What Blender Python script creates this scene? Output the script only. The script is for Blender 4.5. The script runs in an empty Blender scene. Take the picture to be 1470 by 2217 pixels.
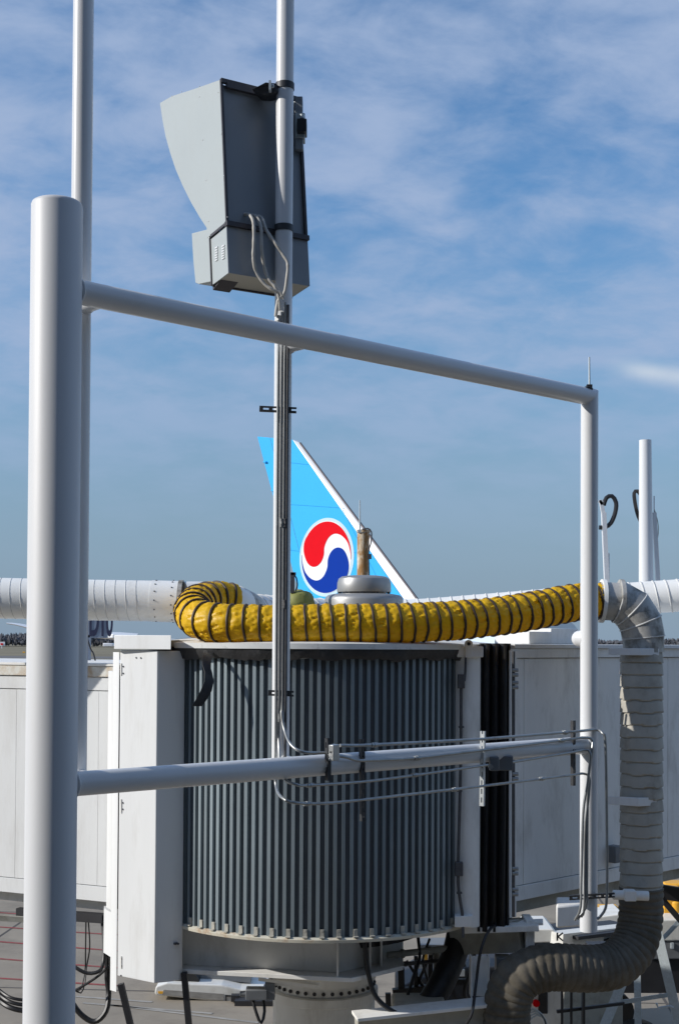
import bpy, bmesh, math, random
from mathutils import Vector, Matrix, Quaternion, noise
random.seed(7)
R = math.radians
scene = bpy.context.scene
COL = scene.collection

# ------------------------------------------------------------------ camera
F, CX, CY, H = 2900.0, 735.0, 1332.0, 7.2
CAMROT = Matrix.Rotation(math.pi/2 + R(1.15), 3, 'X') @ Matrix.Rotation(R(0.33), 3, 'Z')
cd = bpy.data.cameras.new('camera')
cam = bpy.data.objects.new('camera', cd)
COL.objects.link(cam)
cam.location = (0, 0, H)
cam.rotation_euler = CAMROT.to_euler()
cd.sensor_width = 36.0
cd.lens = F / 2217.0 * 36.0
cd.shift_y = (CY - 1108.5) / 2217.0
cd.clip_start = 0.1
cd.clip_end = 12000
scene.camera = cam

# ------------------------------------------------------------------ light
SUN_EL = R(28.0)
LH = Vector((-math.cos(R(11)), -math.sin(R(11)), 0)).normalized()
LDIR = Vector((LH.x*math.cos(SUN_EL), LH.y*math.cos(SUN_EL), math.sin(SUN_EL)))
sd = bpy.data.lights.new('sun', 'SUN')
sd.energy = 4.3
sd.angle = R(0.5)
sd.color = (1.0, 0.955, 0.89)
sun = bpy.data.objects.new('sun', sd)
COL.objects.link(sun)
sun.location = (-30, -5, 40)
sun.rotation_euler = (-LDIR).to_track_quat('-Z', 'Y').to_euler()

world = bpy.data.worlds.new('World')
scene.world = world
world.use_nodes = True
def build_sky():
    nt = world.node_tree; N = nt.nodes; L = nt.links
    N.clear()
    out = N.new('ShaderNodeOutputWorld'); bg = N.new('ShaderNodeBackground')
    sky = N.new('ShaderNodeTexSky'); sky.sky_type = 'NISHITA'; sky.sun_disc = False
    sky.sun_elevation = SUN_EL
    sky.sun_rotation = math.atan2(LDIR.x, LDIR.y) % (2*math.pi)
    sky.air_density = 1.0; sky.dust_density = 0.3; sky.ozone_density = 3.0
    hs = N.new('ShaderNodeHueSaturation'); hs.inputs['Saturation'].default_value = SKY_SAT
    hs.inputs['Value'].default_value = SKY_VAL
    L.new(sky.outputs[0], hs.inputs['Color'])
    tc = N.new('ShaderNodeTexCoord')
    # clouds on a plane high above: direction / height
    sep = N.new('ShaderNodeSeparateXYZ'); L.new(tc.outputs['Generated'], sep.inputs[0])
    zc = N.new('ShaderNodeMath'); zc.operation = 'MAXIMUM'; zc.inputs[1].default_value = 0.0
    L.new(sep.outputs[2], zc.inputs[0])
    za = N.new('ShaderNodeMath'); za.operation = 'ADD'; za.inputs[1].default_value = 0.38
    L.new(zc.outputs[0], za.inputs[0])
    dv = N.new('ShaderNodeVectorMath'); dv.operation = 'DIVIDE'
    cb = N.new('ShaderNodeCombineXYZ')
    for i in range(3): L.new(za.outputs[0], cb.inputs[i])
    L.new(tc.outputs['Generated'], dv.inputs[0]); L.new(cb.outputs[0], dv.inputs[1])
    mp = N.new('ShaderNodeMapping'); mp.inputs['Rotation'].default_value = (0, 0, R(-24))
    mp.inputs['Scale'].default_value = (1.0, 1.35, 1.35)
    mp.inputs['Location'].default_value = (5.3, 0.4, 2.0)
    L.new(dv.outputs[0], mp.inputs[0])
    n1 = N.new('ShaderNodeTexNoise'); n1.inputs['Scale'].default_value = 2.1
    n1.inputs['Detail'].default_value = 6; n1.inputs['Roughness'].default_value = 0.45
    n1.inputs['Distortion'].default_value = 0.35
    L.new(mp.outputs[0], n1.inputs['Vector'])
    n2 = N.new('ShaderNodeTexNoise'); n2.inputs['Scale'].default_value = 8.5
    n2.inputs['Detail'].default_value = 8; n2.inputs['Roughness'].default_value = 0.58
    n2.inputs['Distortion'].default_value = 0.25
    L.new(mp.outputs[0], n2.inputs['Vector'])
    mixn = N.new('ShaderNodeMath'); mixn.operation = 'MULTIPLY_ADD'; mixn.inputs[1].default_value = 0.50
    L.new(n2.outputs[0], mixn.inputs[0]); 
    sc1 = N.new('ShaderNodeMath'); sc1.operation = 'MULTIPLY'; sc1.inputs[1].default_value = 0.50
    L.new(n1.outputs[0], sc1.inputs[0]); L.new(sc1.outputs[0], mixn.inputs[2])
    rmp = N.new('ShaderNodeMapRange'); rmp.interpolation_type = 'SMOOTHSTEP'
    rmp.inputs['From Min'].default_value = 0.36; rmp.inputs['From Max'].default_value = 0.63
    rmp.inputs['To Min'].default_value = 0.0; rmp.inputs['To Max'].default_value = 0.92
    L.new(mixn.outputs[0], rmp.inputs['Value'])
    # cloud deck dissolves into haze towards the horizon
    fade = N.new('ShaderNodeMapRange'); fade.interpolation_type = 'SMOOTHSTEP'
    fade.inputs['From Min'].default_value = 0.03; fade.inputs['From Max'].default_value = 0.26
    L.new(sep.outputs[2], fade.inputs['Value'])
    mu = N.new('ShaderNodeMath'); mu.operation = 'MULTIPLY'
    L.new(rmp.outputs[0], mu.inputs[0]); L.new(fade.outputs[0], mu.inputs[1])
    mixc = N.new('ShaderNodeMix'); mixc.data_type = 'RGBA'
    mixc.inputs['B'].default_value = CLOUD_COL
    L.new(mu.outputs[0], mixc.inputs['Factor'])
    # low haze layer of one even colour
    hz = N.new('ShaderNodeMapRange'); hz.interpolation_type = 'SMOOTHSTEP'
    hz.inputs['From Min'].default_value = 0.0; hz.inputs['From Max'].default_value = 0.36
    hz.inputs['To Min'].default_value = 0.92; hz.inputs['To Max'].default_value = 0.0
    L.new(sep.outputs[2], hz.inputs['Value'])
    mixh = N.new('ShaderNodeMix'); mixh.data_type = 'RGBA'
    mixh.inputs['B'].default_value = HAZE_COL
    L.new(hz.outputs[0], mixh.inputs['Factor']); L.new(hs.outputs[0], mixh.inputs['A'])
    L.new(mixh.outputs['Result'], mixc.inputs['A'])
    # short window-glass reflection, painted into the sky colour as a pale streak
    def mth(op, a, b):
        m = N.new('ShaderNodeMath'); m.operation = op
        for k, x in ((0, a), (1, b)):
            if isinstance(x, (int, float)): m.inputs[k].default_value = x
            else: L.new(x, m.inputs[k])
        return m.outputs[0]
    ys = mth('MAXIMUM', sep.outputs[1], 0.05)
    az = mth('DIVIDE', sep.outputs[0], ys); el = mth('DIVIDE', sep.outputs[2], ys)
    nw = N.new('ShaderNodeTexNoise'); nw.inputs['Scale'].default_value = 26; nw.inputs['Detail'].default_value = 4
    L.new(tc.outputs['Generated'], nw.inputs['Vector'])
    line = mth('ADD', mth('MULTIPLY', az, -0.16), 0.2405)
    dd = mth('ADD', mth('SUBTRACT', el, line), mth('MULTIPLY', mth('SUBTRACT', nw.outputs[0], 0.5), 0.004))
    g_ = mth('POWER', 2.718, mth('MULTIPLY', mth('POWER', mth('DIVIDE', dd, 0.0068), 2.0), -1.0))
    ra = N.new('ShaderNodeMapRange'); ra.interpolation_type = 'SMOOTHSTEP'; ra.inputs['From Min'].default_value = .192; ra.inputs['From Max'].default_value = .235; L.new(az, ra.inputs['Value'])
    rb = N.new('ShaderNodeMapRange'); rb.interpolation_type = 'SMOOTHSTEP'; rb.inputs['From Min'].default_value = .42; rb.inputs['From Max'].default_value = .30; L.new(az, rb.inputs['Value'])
    refl_streak = mth('MULTIPLY', mth('MULTIPLY', g_, mth('MULTIPLY', ra.outputs[0], rb.outputs[0])), mth('ADD', nw.outputs[0], 0.15))
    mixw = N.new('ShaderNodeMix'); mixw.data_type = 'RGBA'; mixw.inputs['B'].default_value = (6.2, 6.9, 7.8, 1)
    L.new(refl_streak, mixw.inputs['Factor']); L.new(mixc.outputs['Result'], mixw.inputs['A'])
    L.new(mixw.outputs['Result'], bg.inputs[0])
    bg.inputs[1].default_value = SKY_STRENGTH
    L.new(bg.outputs[0], out.inputs[0])
SKY_STRENGTH, SKY_SAT, SKY_VAL = 0.10, 1.20, 1.46
CLOUD_COL = (3.6, 4.65, 6.7, 1)
HAZE_COL = (2.0, 3.0, 4.3, 1)
build_sky()
scene.view_settings.view_transform = 'Standard'
scene.view_settings.look = 'None'
scene.view_settings.exposure = 0.0
scene.view_settings.gamma = 1.0
scene.view_settings.use_curve_mapping = False
scene.cycles.max_bounces = 6
scene.cycles.diffuse_bounces = 4

# ------------------------------------------------------------------ helpers
def P(px, py, Y):
    """world point at distance Y along +Y that the photograph shows at px, py"""
    d = CAMROT @ Vector(((px - CX)/F, -(py - CY)/F, -1.0))
    k = Y / d.y
    return Vector((d.x*k, Y, H + d.z*k))
def ray(px, py):
    return CAMROT @ Vector(((px - CX)/F, -(py - CY)/F, -1.0))
def PG(px, py, z=0.0):
    d = ray(px, py); k = (z - H)/d.z
    return Vector((d.x*k, d.y*k, z))
def on_plane(px, py, p0, n):
    d = ray(px, py); o = Vector((0, 0, H))
    k = (p0 - o).dot(n) / d.dot(n)
    return o + d*k
def XY(px, Y): 
    v = P(px, 1390, Y); return (v.x, v.y)
def ZZ(py, Y, px=735): return P(px, py, Y).z

class MB:
    def __init__(s): s.v = []; s.f = []
    def add(s, vs, fs):
        o = len(s.v); s.v += [Vector(v) for v in vs]
        s.f += [tuple(i + o for i in f) for f in fs]; return s
    def box(s, c, size, rot=None):
        c = Vector(c); x, y, z = [k/2 for k in size]
        pts = [Vector(p) for p in ((-x,-y,-z),(x,-y,-z),(x,y,-z),(-x,y,-z),(-x,-y,z),(x,-y,z),(x,y,z),(-x,y,z))]
        if rot is not None: pts = [rot @ p for p in pts]
        return s.add([p + c for p in pts], [(0,3,2,1),(4,5,6,7),(0,1,5,4),(1,2,6,5),(2,3,7,6),(3,0,4,7)])
    def beam(s, a, b, w, h, up=(0,0,1)):
        """box from a to b, w sideways, h along up"""
        a = Vector(a); b = Vector(b); d = b - a; L = d.length; d.normalize()
        u = Vector(up); side = d.cross(u)
        if side.length < 1e-4: side = d.cross(Vector((0,1,0)))
        side.normalize(); u = side.cross(d)
        m = Matrix((side, d, u)).transposed()
        return s.box((a + b)/2, (w, L, h), m)
    def prism(s, poly, ext):
        """polygon of 3d points extruded by vector ext"""
        n = len(poly); e = Vector(ext); poly = [Vector(p) for p in poly]
        nrm = Vector((0,0,0))
        for i in range(n):
            a, b = poly[i], poly[(i+1) % n]; nrm += a.cross(b)
        if nrm.dot(e) > 0: bot, top = tuple(range(n-1,-1,-1)), tuple(range(n, 2*n))
        else: bot, top = tuple(range(n)), tuple(range(2*n-1, n-1, -1))
        fs = [bot, top]
        for i in range(n):
            j = (i+1) % n
            fs.append((i, j, j+n, i+n) if nrm.dot(e) > 0 else (j, i, i+n, j+n))
        return s.add(poly + [p + e for p in poly], fs)
    def plan(s, xy, z0, z1):
        return s.prism([(x, y, z0) for x, y in xy], (0, 0, z1 - z0))
    def cyl(s, a, b, r, n=32, na=None, nb=None, r2=None, cap=True):
        a = Vector(a); b = Vector(b); d = (b - a).normalized()
        r2 = r if r2 is None else r2
        t = Vector((0,0,1)) if abs(d.z) < .9 else Vector((1,0,0))
        e1 = d.cross(t).normalized(); e2 = d.cross(e1)
        vs = []
        for c, rr, nn in ((a, r, na), (b, r2, nb)):
            for i in range(n):
                th = 2*math.pi*i/n
                p = c + e1*math.cos(th)*rr + e2*math.sin(th)*rr
                if nn is not None:
                    nn = Vector(nn); p = p + d*((c - p).dot(nn)/d.dot(nn))
                vs.append(p)
        fs = [(i, (i+1) % n, n + (i+1) % n, n + i) for i in range(n)]
        if cap: fs += [tuple(range(n-1, -1, -1)), tuple(range(n, 2*n))]
        return s.add(vs, fs)
    def sweep(s, pts, rad, n=16, cap=True, up=None):
        """pts: list of Vectors; rad: number or f(i, arc, theta)"""
        m = len(pts); arc = [0.0]
        for i in range(1, m): arc.append(arc[-1] + (pts[i] - pts[i-1]).length)
        tan = []
        for i in range(m):
            t = pts[min(i+1, m-1)] - pts[max(i-1, 0)]; tan.append(t.normalized())
        t0 = tan[0]; ref = Vector((0,0,1)) if abs(t0.z) < .9 else Vector((1,0,0))
        e1 = (ref - t0*ref.dot(t0)).normalized(); vs = []
        for i in range(m):
            if i: 
                e1 = tan[i-1].rotation_difference(tan[i]) @ e1
                e1 = (e1 - tan[i]*e1.dot(tan[i])).normalized()
            e2 = tan[i].cross(e1)
            for k in range(n):
                th = 2*math.pi*k/n
                r = rad(i, arc[i], th) if callable(rad) else rad
                vs.append(pts[i] + (e1*math.cos(th) + e2*math.sin(th))*r)
        fs = []
        for i in range(m-1):
            for k in range(n):
                k2 = (k+1) % n
                fs.append((i*n+k, i*n+k2, (i+1)*n+k2, (i+1)*n+k))
        if cap: fs += [tuple(range(n-1,-1,-1)), tuple(range((m-1)*n, m*n))]
        return s.add(vs, fs)
    def lathe(s, c, prof, n=48, a0=0.0, a1=2*math.pi):
        """prof: (radius, z) list, about vertical axis at c"""
        c = Vector(c); full = abs(a1 - a0 - 2*math.pi) < 1e-6
        k = n if full else n+1; vs = []
        for r, z in prof:
            for i in range(k):
                a = a0 + (a1-a0)*i/n
                vs.append(c + Vector((r*math.cos(a), r*math.sin(a), z)))
        fs = []
        for j in range(len(prof)-1):
            for i in range(n):
                i2 = (i+1) % k
                fs.append((j*k+i, j*k+i2, (j+1)*k+i2, (j+1)*k+i))
        return s.add(vs, fs)
    def sphere(s, c, r, n=16, sc=(1,1,1)):
        c = Vector(c); prof = []
        m = n//2
        vs = []; fs = []
        for j in range(1, m):
            ph = math.pi*j/m
            for i in range(n):
                a = 2*math.pi*i/n
                vs.append(c + Vector((r*sc[0]*math.sin(ph)*math.cos(a), r*sc[1]*math.sin(ph)*math.sin(a), r*sc[2]*math.cos(ph))))
        t = len(vs); vs += [c + Vector((0,0,r*sc[2])), c - Vector((0,0,r*sc[2]))]
        for j in range(m-2):
            for i in range(n):
                fs.append((j*n+i, (j+1)*n+i, (j+1)*n+(i+1) % n, j*n+(i+1) % n))
        for i in range(n):
            fs.append((t, i, (i+1) % n)); fs.append((t+1, (m-2)*n+(i+1) % n, (m-2)*n+i))
        return s.add(vs, fs)

def cat(pts, step=0.05):
    """Catmull-Rom through pts, even-ish steps"""
    pts = [Vector(p) for p in pts]
    q = [pts[0]*2 - pts[1]] + pts + [pts[-1]*2 - pts[-2]]
    out = []
    for i in range(1, len(q)-2):
        a, b, c, d = q[i-1:i+3]
        n = max(2, int((c-b).length/step))
        for k in range(n):
            t = k/n
            out.append(0.5*((2*b) + (c-a)*t + (2*a-5*b+4*c-d)*t*t + (3*b-a-3*c+d)*t*t*t))
    out.append(pts[-1]); return out
def resample(pts, step):
    out = [pts[0]]; acc = 0.0
    for a, b in zip(pts[:-1], pts[1:]):
        L = (b-a).length; 
        if L < 1e-9: continue
        t = step - acc
        while t <= L:
            out.append(a + (b-a)*(t/L)); t += step
        acc = (acc + L) % step
    return out

def obj(name, mb, mat, parent=None, smooth=True, bevel=0.0, sharp=38):
    me = bpy.data.meshes.new(name)
    base = parent_base(parent)
    me.from_pydata([tuple(v - base) for v in mb.v], [], mb.f)
    me.update()
    bm = bmesh.new(); bm.from_mesh(me); bmesh.ops.recalc_face_normals(bm, faces=bm.faces); bm.to_mesh(me); bm.free()
    if smooth:
        me.polygons.foreach_set('use_smooth', [True]*len(me.polygons))
        me.set_sharp_from_angle(angle=R(sharp))
    me.materials.append(mat)
    o = bpy.data.objects.new(name, me); COL.objects.link(o)
    if parent: o.parent = parent
    if bevel:
        b = o.modifiers.new('bevel', 'BEVEL'); b.width = bevel; b.segments = 2; b.limit_method = 'ANGLE'; b.angle_limit = R(40)
    return o
def parent_base(o):
    b = Vector((0,0,0))
    while o is not None:
        b += Vector(o.location); o = o.parent
    return b
def tag(o, label, cat_, group=None):
    o['label'] = label; o['category'] = cat_
    if group: o['group'] = group
    return o
def thing(name, base, label, cat_, group=None):
    o = bpy.data.objects.new(name, None); o.empty_display_size = .2
    COL.objects.link(o); o.location = base
    return tag(o, label, cat_, group)
def structure(name, mb, mat, **k):
    o = obj(name, mb, mat, **k); o['kind'] = 'structure'; return o
def kid(src, parent, loc=None, rotz=0.0, name=None):
    o = src.copy(); COL.objects.link(o); o.parent = parent
    if loc is not None: o.location = loc
    o.rotation_euler = (0, 0, rotz); return o

# ------------------------------------------------------------------ materials
def M(name, col, rough=.5, metal=0.0, var=.12, vscale=3.0, dirt=None, dirt_amt=0.0, dirt_scale=2.0, dirt_lo=.5, dirt_hi=.75,
      stretch=(1,1,1), bump=0.0, bscale=60.0, fine=0.0, spec=.5):
    m = bpy.data.materials.new(name); m.use_nodes = True
    nt = m.node_tree; N = nt.nodes; L = nt.links
    b = N['Principled BSDF']
    b.inputs['Roughness'].default_value = rough; b.inputs['Metallic'].default_value = metal
    b.inputs['Specular IOR Level'].default_value = spec
    tc = N.new('ShaderNodeTexCoord')
    mp = N.new('ShaderNodeMapping'); mp.inputs['Scale'].default_value = stretch
    L.new(tc.outputs['Object'], mp.inputs[0])
    n = N.new('ShaderNodeTexNoise'); n.inputs['Scale'].default_value = vscale; n.inputs['Detail'].default_value = 8
    n.inputs['Roughness'].default_value = .62
    L.new(mp.outputs[0], n.inputs['Vector'])
    c = [max(0, x) for x in col[:3]]
    ramp = N.new('ShaderNodeMix'); ramp.data_type = 'RGBA'
    ramp.inputs['A'].default_value = (*[x*(1-var) for x in c], 1); ramp.inputs['B'].default_value = (*[min(1, x*(1+var)) for x in c], 1)
    mr = N.new('ShaderNodeMapRange'); mr.inputs['From Min'].default_value = .3; mr.inputs['From Max'].default_value = .7
    L.new(n.outputs[0], mr.inputs['Value']); L.new(mr.outputs[0], ramp.inputs['Factor'])
    last = ramp.outputs['Result']
    if dirt is not None:
        n2 = N.new('ShaderNodeTexNoise'); n2.inputs['Scale'].default_value = dirt_scale; n2.inputs['Detail'].default_value = 10
        n2.inputs['Roughness'].default_value = .68
        L.new(mp.outputs[0], n2.inputs['Vector'])
        m2 = N.new('ShaderNodeMapRange'); m2.inputs['From Min'].default_value = dirt_lo; m2.inputs['From Max'].default_value = dirt_hi
        m2.inputs['To Max'].default_value = dirt_amt
        L.new(n2.outputs[0], m2.inputs['Value'])
        mx = N.new('ShaderNodeMix'); mx.data_type = 'RGBA'; mx.inputs['B'].default_value = (*dirt, 1)
        L.new(m2.outputs[0], mx.inputs['Factor']); L.new(last, mx.inputs['A']); last = mx.outputs['Result']
        rr = N.new('ShaderNodeMath'); rr.operation = 'MULTIPLY_ADD'; rr.inputs[1].default_value = .35; rr.inputs[2].default_value = rough
        L.new(m2.outputs[0], rr.inputs[0]); L.new(rr.outputs[0], b.inputs['Roughness'])
    L.new(last, b.inputs['Base Color'])
    if bump:
        nb = N.new('ShaderNodeTexNoise'); nb.inputs['Scale'].default_value = bscale; nb.inputs['Detail'].default_value = 5
        L.new(mp.outputs[0], nb.inputs['Vector'])
        bp = N.new('ShaderNodeBump'); bp.inputs['Strength'].default_value = bump; bp.inputs['Distance'].default_value = .01
        L.new(nb.outputs[0], bp.inputs['Height']); L.new(bp.outputs[0], b.inputs['Normal'])
    return m
GRIME = (.16, .14, .11); RUST = (.22, .09, .035)
m_pipe   = M('white_pipe_paint', (.71,.72,.73), .24, var=.03, vscale=2.5, dirt=GRIME, dirt_amt=.18, dirt_scale=3.5, dirt_lo=.56, dirt_hi=.8, stretch=(1,1,.25))
m_post   = M('white_post_paint', (.62,.63,.645), .5, var=.02, vscale=1.5, dirt=GRIME, dirt_amt=.06, dirt_scale=2.5, stretch=(1,1,.2))
m_panel  = M('white_panel_paint', (.74,.75,.745), .5, var=.04, vscale=1.2, dirt=(.34,.31,.26), dirt_amt=.35, dirt_scale=2.2, dirt_lo=.52, dirt_hi=.8, stretch=(1.6,1.6,.3))
m_panel_old = M('aged_white_panel', (.82,.81,.775), .6, var=.05, vscale=2.0, dirt=(.24,.21,.16), dirt_amt=.42, dirt_scale=2.6, dirt_lo=.5, dirt_hi=.78, stretch=(1.5,1.5,.5))
m_trim_rust = M('rust_stained_trim', (.70,.69,.63), .6, var=.06, dirt=(.40,.23,.08), dirt_amt=.8, dirt_scale=3.2, dirt_lo=.42, dirt_hi=.64, stretch=(1.4,1.4,1.0))
m_under  = M('grey_underframe_paint', (.40,.39,.34), .65, var=.12, dirt=(.10,.085,.06), dirt_amt=.7, dirt_scale=3, dirt_lo=.45, dirt_hi=.75)
m_slat   = M('grey_slat_metal', (.26,.31,.335), .48, metal=.55, var=.14, vscale=2, dirt=(.09,.10,.105), dirt_amt=.5, dirt_scale=3, stretch=(2,2,.3))
def random_tone(m, lo, hi):
    nt = m.node_tree; b = nt.nodes['Principled BSDF']; src = b.inputs['Base Color'].links[0].from_socket
    oi = nt.nodes.new('ShaderNodeObjectInfo'); mr = nt.nodes.new('ShaderNodeMapRange'); mr.inputs['To Min'].default_value = lo; mr.inputs['To Max'].default_value = hi
    nt.links.new(oi.outputs['Random'], mr.inputs['Value'])
    vm = nt.nodes.new('ShaderNodeVectorMath'); vm.operation = 'SCALE'
    nt.links.new(src, vm.inputs[0]); nt.links.new(mr.outputs[0], vm.inputs['Scale']); nt.links.new(vm.outputs[0], b.inputs['Base Color'])
random_tone(m_slat, .80, 1.18)
m_slatback = M('dark_curtain_backing', (.075,.085,.095), .6, var=.15)
m_rubber = M('black_rubber', (.016,.016,.017), .5, var=.3, vscale=6, bump=.4, bscale=25)
m_rubberflap = M('worn_black_rubber', (.028,.028,.029), .42, var=.3, vscale=6, bump=.5, bscale=18, dirt=(.13,.13,.12), dirt_amt=.4, dirt_scale=9, dirt_lo=.55, dirt_hi=.75)
m_cable  = M('black_cable', (.018,.018,.02), .45, var=.2)
m_yellow = M('yellow_vinyl', (.95,.575,.006), .45, var=.07, vscale=5, dirt=(.22,.14,.02), dirt_amt=.5, dirt_scale=5, dirt_lo=.60, dirt_hi=.80, bump=.2, bscale=35)
def add_translucent(m, col, f):
    nt = m.node_tree; out = nt.nodes['Material Output']; b = nt.nodes['Principled BSDF']
    t = nt.nodes.new('ShaderNodeBsdfTranslucent'); t.inputs['Color'].default_value = (*col, 1)
    mx = nt.nodes.new('ShaderNodeMixShader'); mx.inputs[0].default_value = f
    nt.links.new(b.outputs[0], mx.inputs[1]); nt.links.new(t.outputs[0], mx.inputs[2]); nt.links.new(mx.outputs[0], out.inputs['Surface'])
add_translucent(m_yellow, (.95,.62,.01), .33)
m_band   = M('brown_wire_band', (.05,.03,.018), .55, var=.3, vscale=20)
m_duct   = M('white_duct_paint', (.83,.83,.80), .5, var=.05, vscale=3, dirt=GRIME, dirt_amt=.3, dirt_scale=4, dirt_lo=.55, dirt_hi=.8)
m_seam   = M('duct_seam', (.60,.60,.58), .5, var=.15, vscale=12)
m_ductold = M('weathered_duct_metal', (.46,.45,.42), .5, metal=.25, var=.14, vscale=4, dirt=(.09,.08,.06), dirt_amt=.85, dirt_scale=5, dirt_lo=.47, dirt_hi=.68)
m_wrap   = M('dirty_duct_wrap', (.42,.40,.35), .75, var=.10, vscale=5, dirt=(.12,.10,.07), dirt_amt=.7, dirt_scale=2.2, dirt_lo=.5, dirt_hi=.8, bump=.25, bscale=22)
m_galv   = M('galvanised_steel', (.52,.58,.61), .5, metal=.25, var=.14, vscale=40, dirt=(.28,.29,.28), dirt_amt=.3, dirt_scale=10)
m_conduit = M('conduit_metal', (.36,.37,.37), .36, metal=.7, var=.12, vscale=25, dirt=(.16,.15,.13), dirt_amt=.4, dirt_scale=8)
m_conduit_dark = M('dark_conduit', (.10,.10,.105), .4, metal=.3, var=.2, vscale=20)
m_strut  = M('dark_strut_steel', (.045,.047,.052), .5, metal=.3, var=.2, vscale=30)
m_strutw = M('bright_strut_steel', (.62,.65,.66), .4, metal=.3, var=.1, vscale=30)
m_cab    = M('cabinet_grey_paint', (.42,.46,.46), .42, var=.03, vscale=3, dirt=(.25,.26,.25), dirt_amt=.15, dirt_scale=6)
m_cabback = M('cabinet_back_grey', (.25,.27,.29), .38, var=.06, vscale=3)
m_cabdark = M('cabinet_dark_trim', (.05,.045,.05), .5, var=.2)
m_whip   = M('grey_flex_conduit', (.46,.44,.40), .55, var=.1, vscale=20)
m_black  = M('black_plastic', (.012,.012,.014), .35, var=.2)
m_vent   = M('spun_aluminium', (.36,.36,.355), .42, metal=.5, var=.08, vscale=5, dirt=(.2,.2,.19), dirt_amt=.35, dirt_scale=5)
m_rustmast = M('rusty_white_mast', (.68,.62,.48), .6, var=.12, dirt=(.34,.17,.05), dirt_amt=.95, dirt_scale=9, dirt_lo=.40, dirt_hi=.55, stretch=(1,1,.45))
m_olive  = M('olive_tarp', (.20,.21,.055), .7, var=.2, vscale=8, bump=.6, bscale=10)
m_sky_paint = M('sky_blue_paint', (.040,.43,.84), .4, var=.02, vscale=.4, spec=.2)
m_finwhite = M('fin_white_paint', (.82,.83,.84), .3, var=.02)
m_red    = M('emblem_red', (.70,.0,.008), .5, var=.03, spec=.08)
m_blue   = M('emblem_blue', (.0,.034,.31), .5, var=.03, spec=.08)
m_halo   = M('emblem_halo', (.52,.68,.76), .3, var=.03)
m_fuse   = M('fuselage_paint', (.62,.72,.78), .3, var=.02)
m_edge   = M('dark_edge', (.06,.06,.07), .5, var=.1)
m_signboard = M('sign_board', (.15,.19,.26), .5, var=.05)
m_ink    = M('sign_ink', (.012,.016,.05), .5, var=.05)
m_apron  = M('apron_concrete', (.275,.236,.182), .8, var=.16, vscale=.35, dirt=(.09,.08,.07), dirt_amt=.6, dirt_scale=.55, dirt_lo=.5, dirt_hi=.75, bump=.15, bscale=8)
m_joint  = M('concrete_joint', (.09,.08,.07), .9, var=.2, vscale=2)
m_redline = M('red_paint_line', (.30,.045,.04), .7, var=.2, vscale=3, dirt=(.2,.17,.14), dirt_amt=.6, dirt_scale=4, dirt_lo=.45, dirt_hi=.7)
m_whiteline = M('white_paint_line', (.34,.32,.28), .7, var=.2, vscale=3, dirt=(.2,.17,.14), dirt_amt=.6, dirt_scale=4)
m_grass  = M('dry_grass', (.19,.165,.105), .95, var=.25, vscale=.02, dirt=(.10,.085,.05), dirt_amt=.6, dirt_scale=.012)
m_runway = M('runway_asphalt', (.14,.135,.13), .9, var=.1, vscale=.05)
m_trees  = M('bare_trees', (.085,.088,.10), .95, var=.3, vscale=.05)
m_white  = M('vehicle_white', (.74,.73,.68), .4, var=.05, vscale=3, dirt=(.25,.22,.17), dirt_amt=.5, dirt_scale=3, dirt_lo=.5, dirt_hi=.75)
m_vgrey  = M('vehicle_grey', (.17,.18,.19), .5, var=.12, vscale=4)
m_vdark  = M('vehicle_dark', (.025,.025,.028), .55, var=.2)
m_yellowv = M('vehicle_yellow', (.78,.40,.03), .45, var=.08, vscale=4)
m_tyre   = M('tyre_rubber', (.02,.02,.02), .8, var=.2)
m_facade = M('terminal_panel', (.46,.43,.38), .5, var=.05)
m_glass  = M('terminal_glass', (.012,.016,.02), .12, var=.05)
m_roofmem = M('grey_roof_membrane', (.45,.44,.41), .7, var=.12, vscale=2, dirt=GRIME, dirt_amt=.5, dirt_scale=3)

# ------------------------------------------------------------------ ground
g = MB(); g.add([(-6000,-400,0),(6000,-400,0),(6000,9000,0),(-6000,9000,0)], [(0,1,2,3)])
structure('apron_ground', g, m_apron, smooth=False)
g = MB(); g.add([(-6000,150,.004),(6000,190,.004),(6000,8900,.004),(-6000,8900,.004)], [(0,1,2,3)])
structure('grass_field', g, m_grass, smooth=False)
g = MB(); g.add([(-6000,235,.008),(6000,275,.008),(6000,305,.008),(-6000,262,.008)], [(0,1,2,3)])
structure('taxiway', g, m_runway, smooth=False)
g = MB(); g.add([(-6000,520,.008),(6000,560,.008),(6000,640,.008),(-6000,590,.008)], [(0,1,2,3)])
structure('runway', g, m_runway, smooth=False)
# slab joints
j = MB()
for k in range(14):
    y = 14 + k*7.6
    j.add([(-60, y+2.4, .004), (60, y-6, .004), (60, y-5.94, .004), (-60, y+2.46, .004)], [(0,1,2,3)])
for k in range(14):
    x = -48 + k*7.6
    j.add([(x, 8, .0044), (x+.06, 8, .0044), (x+8.06, 120, .0044), (x+8, 120, .0044)], [(0,1,2,3)])
structure('apron_joints', j, m_joint, smooth=False)
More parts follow.
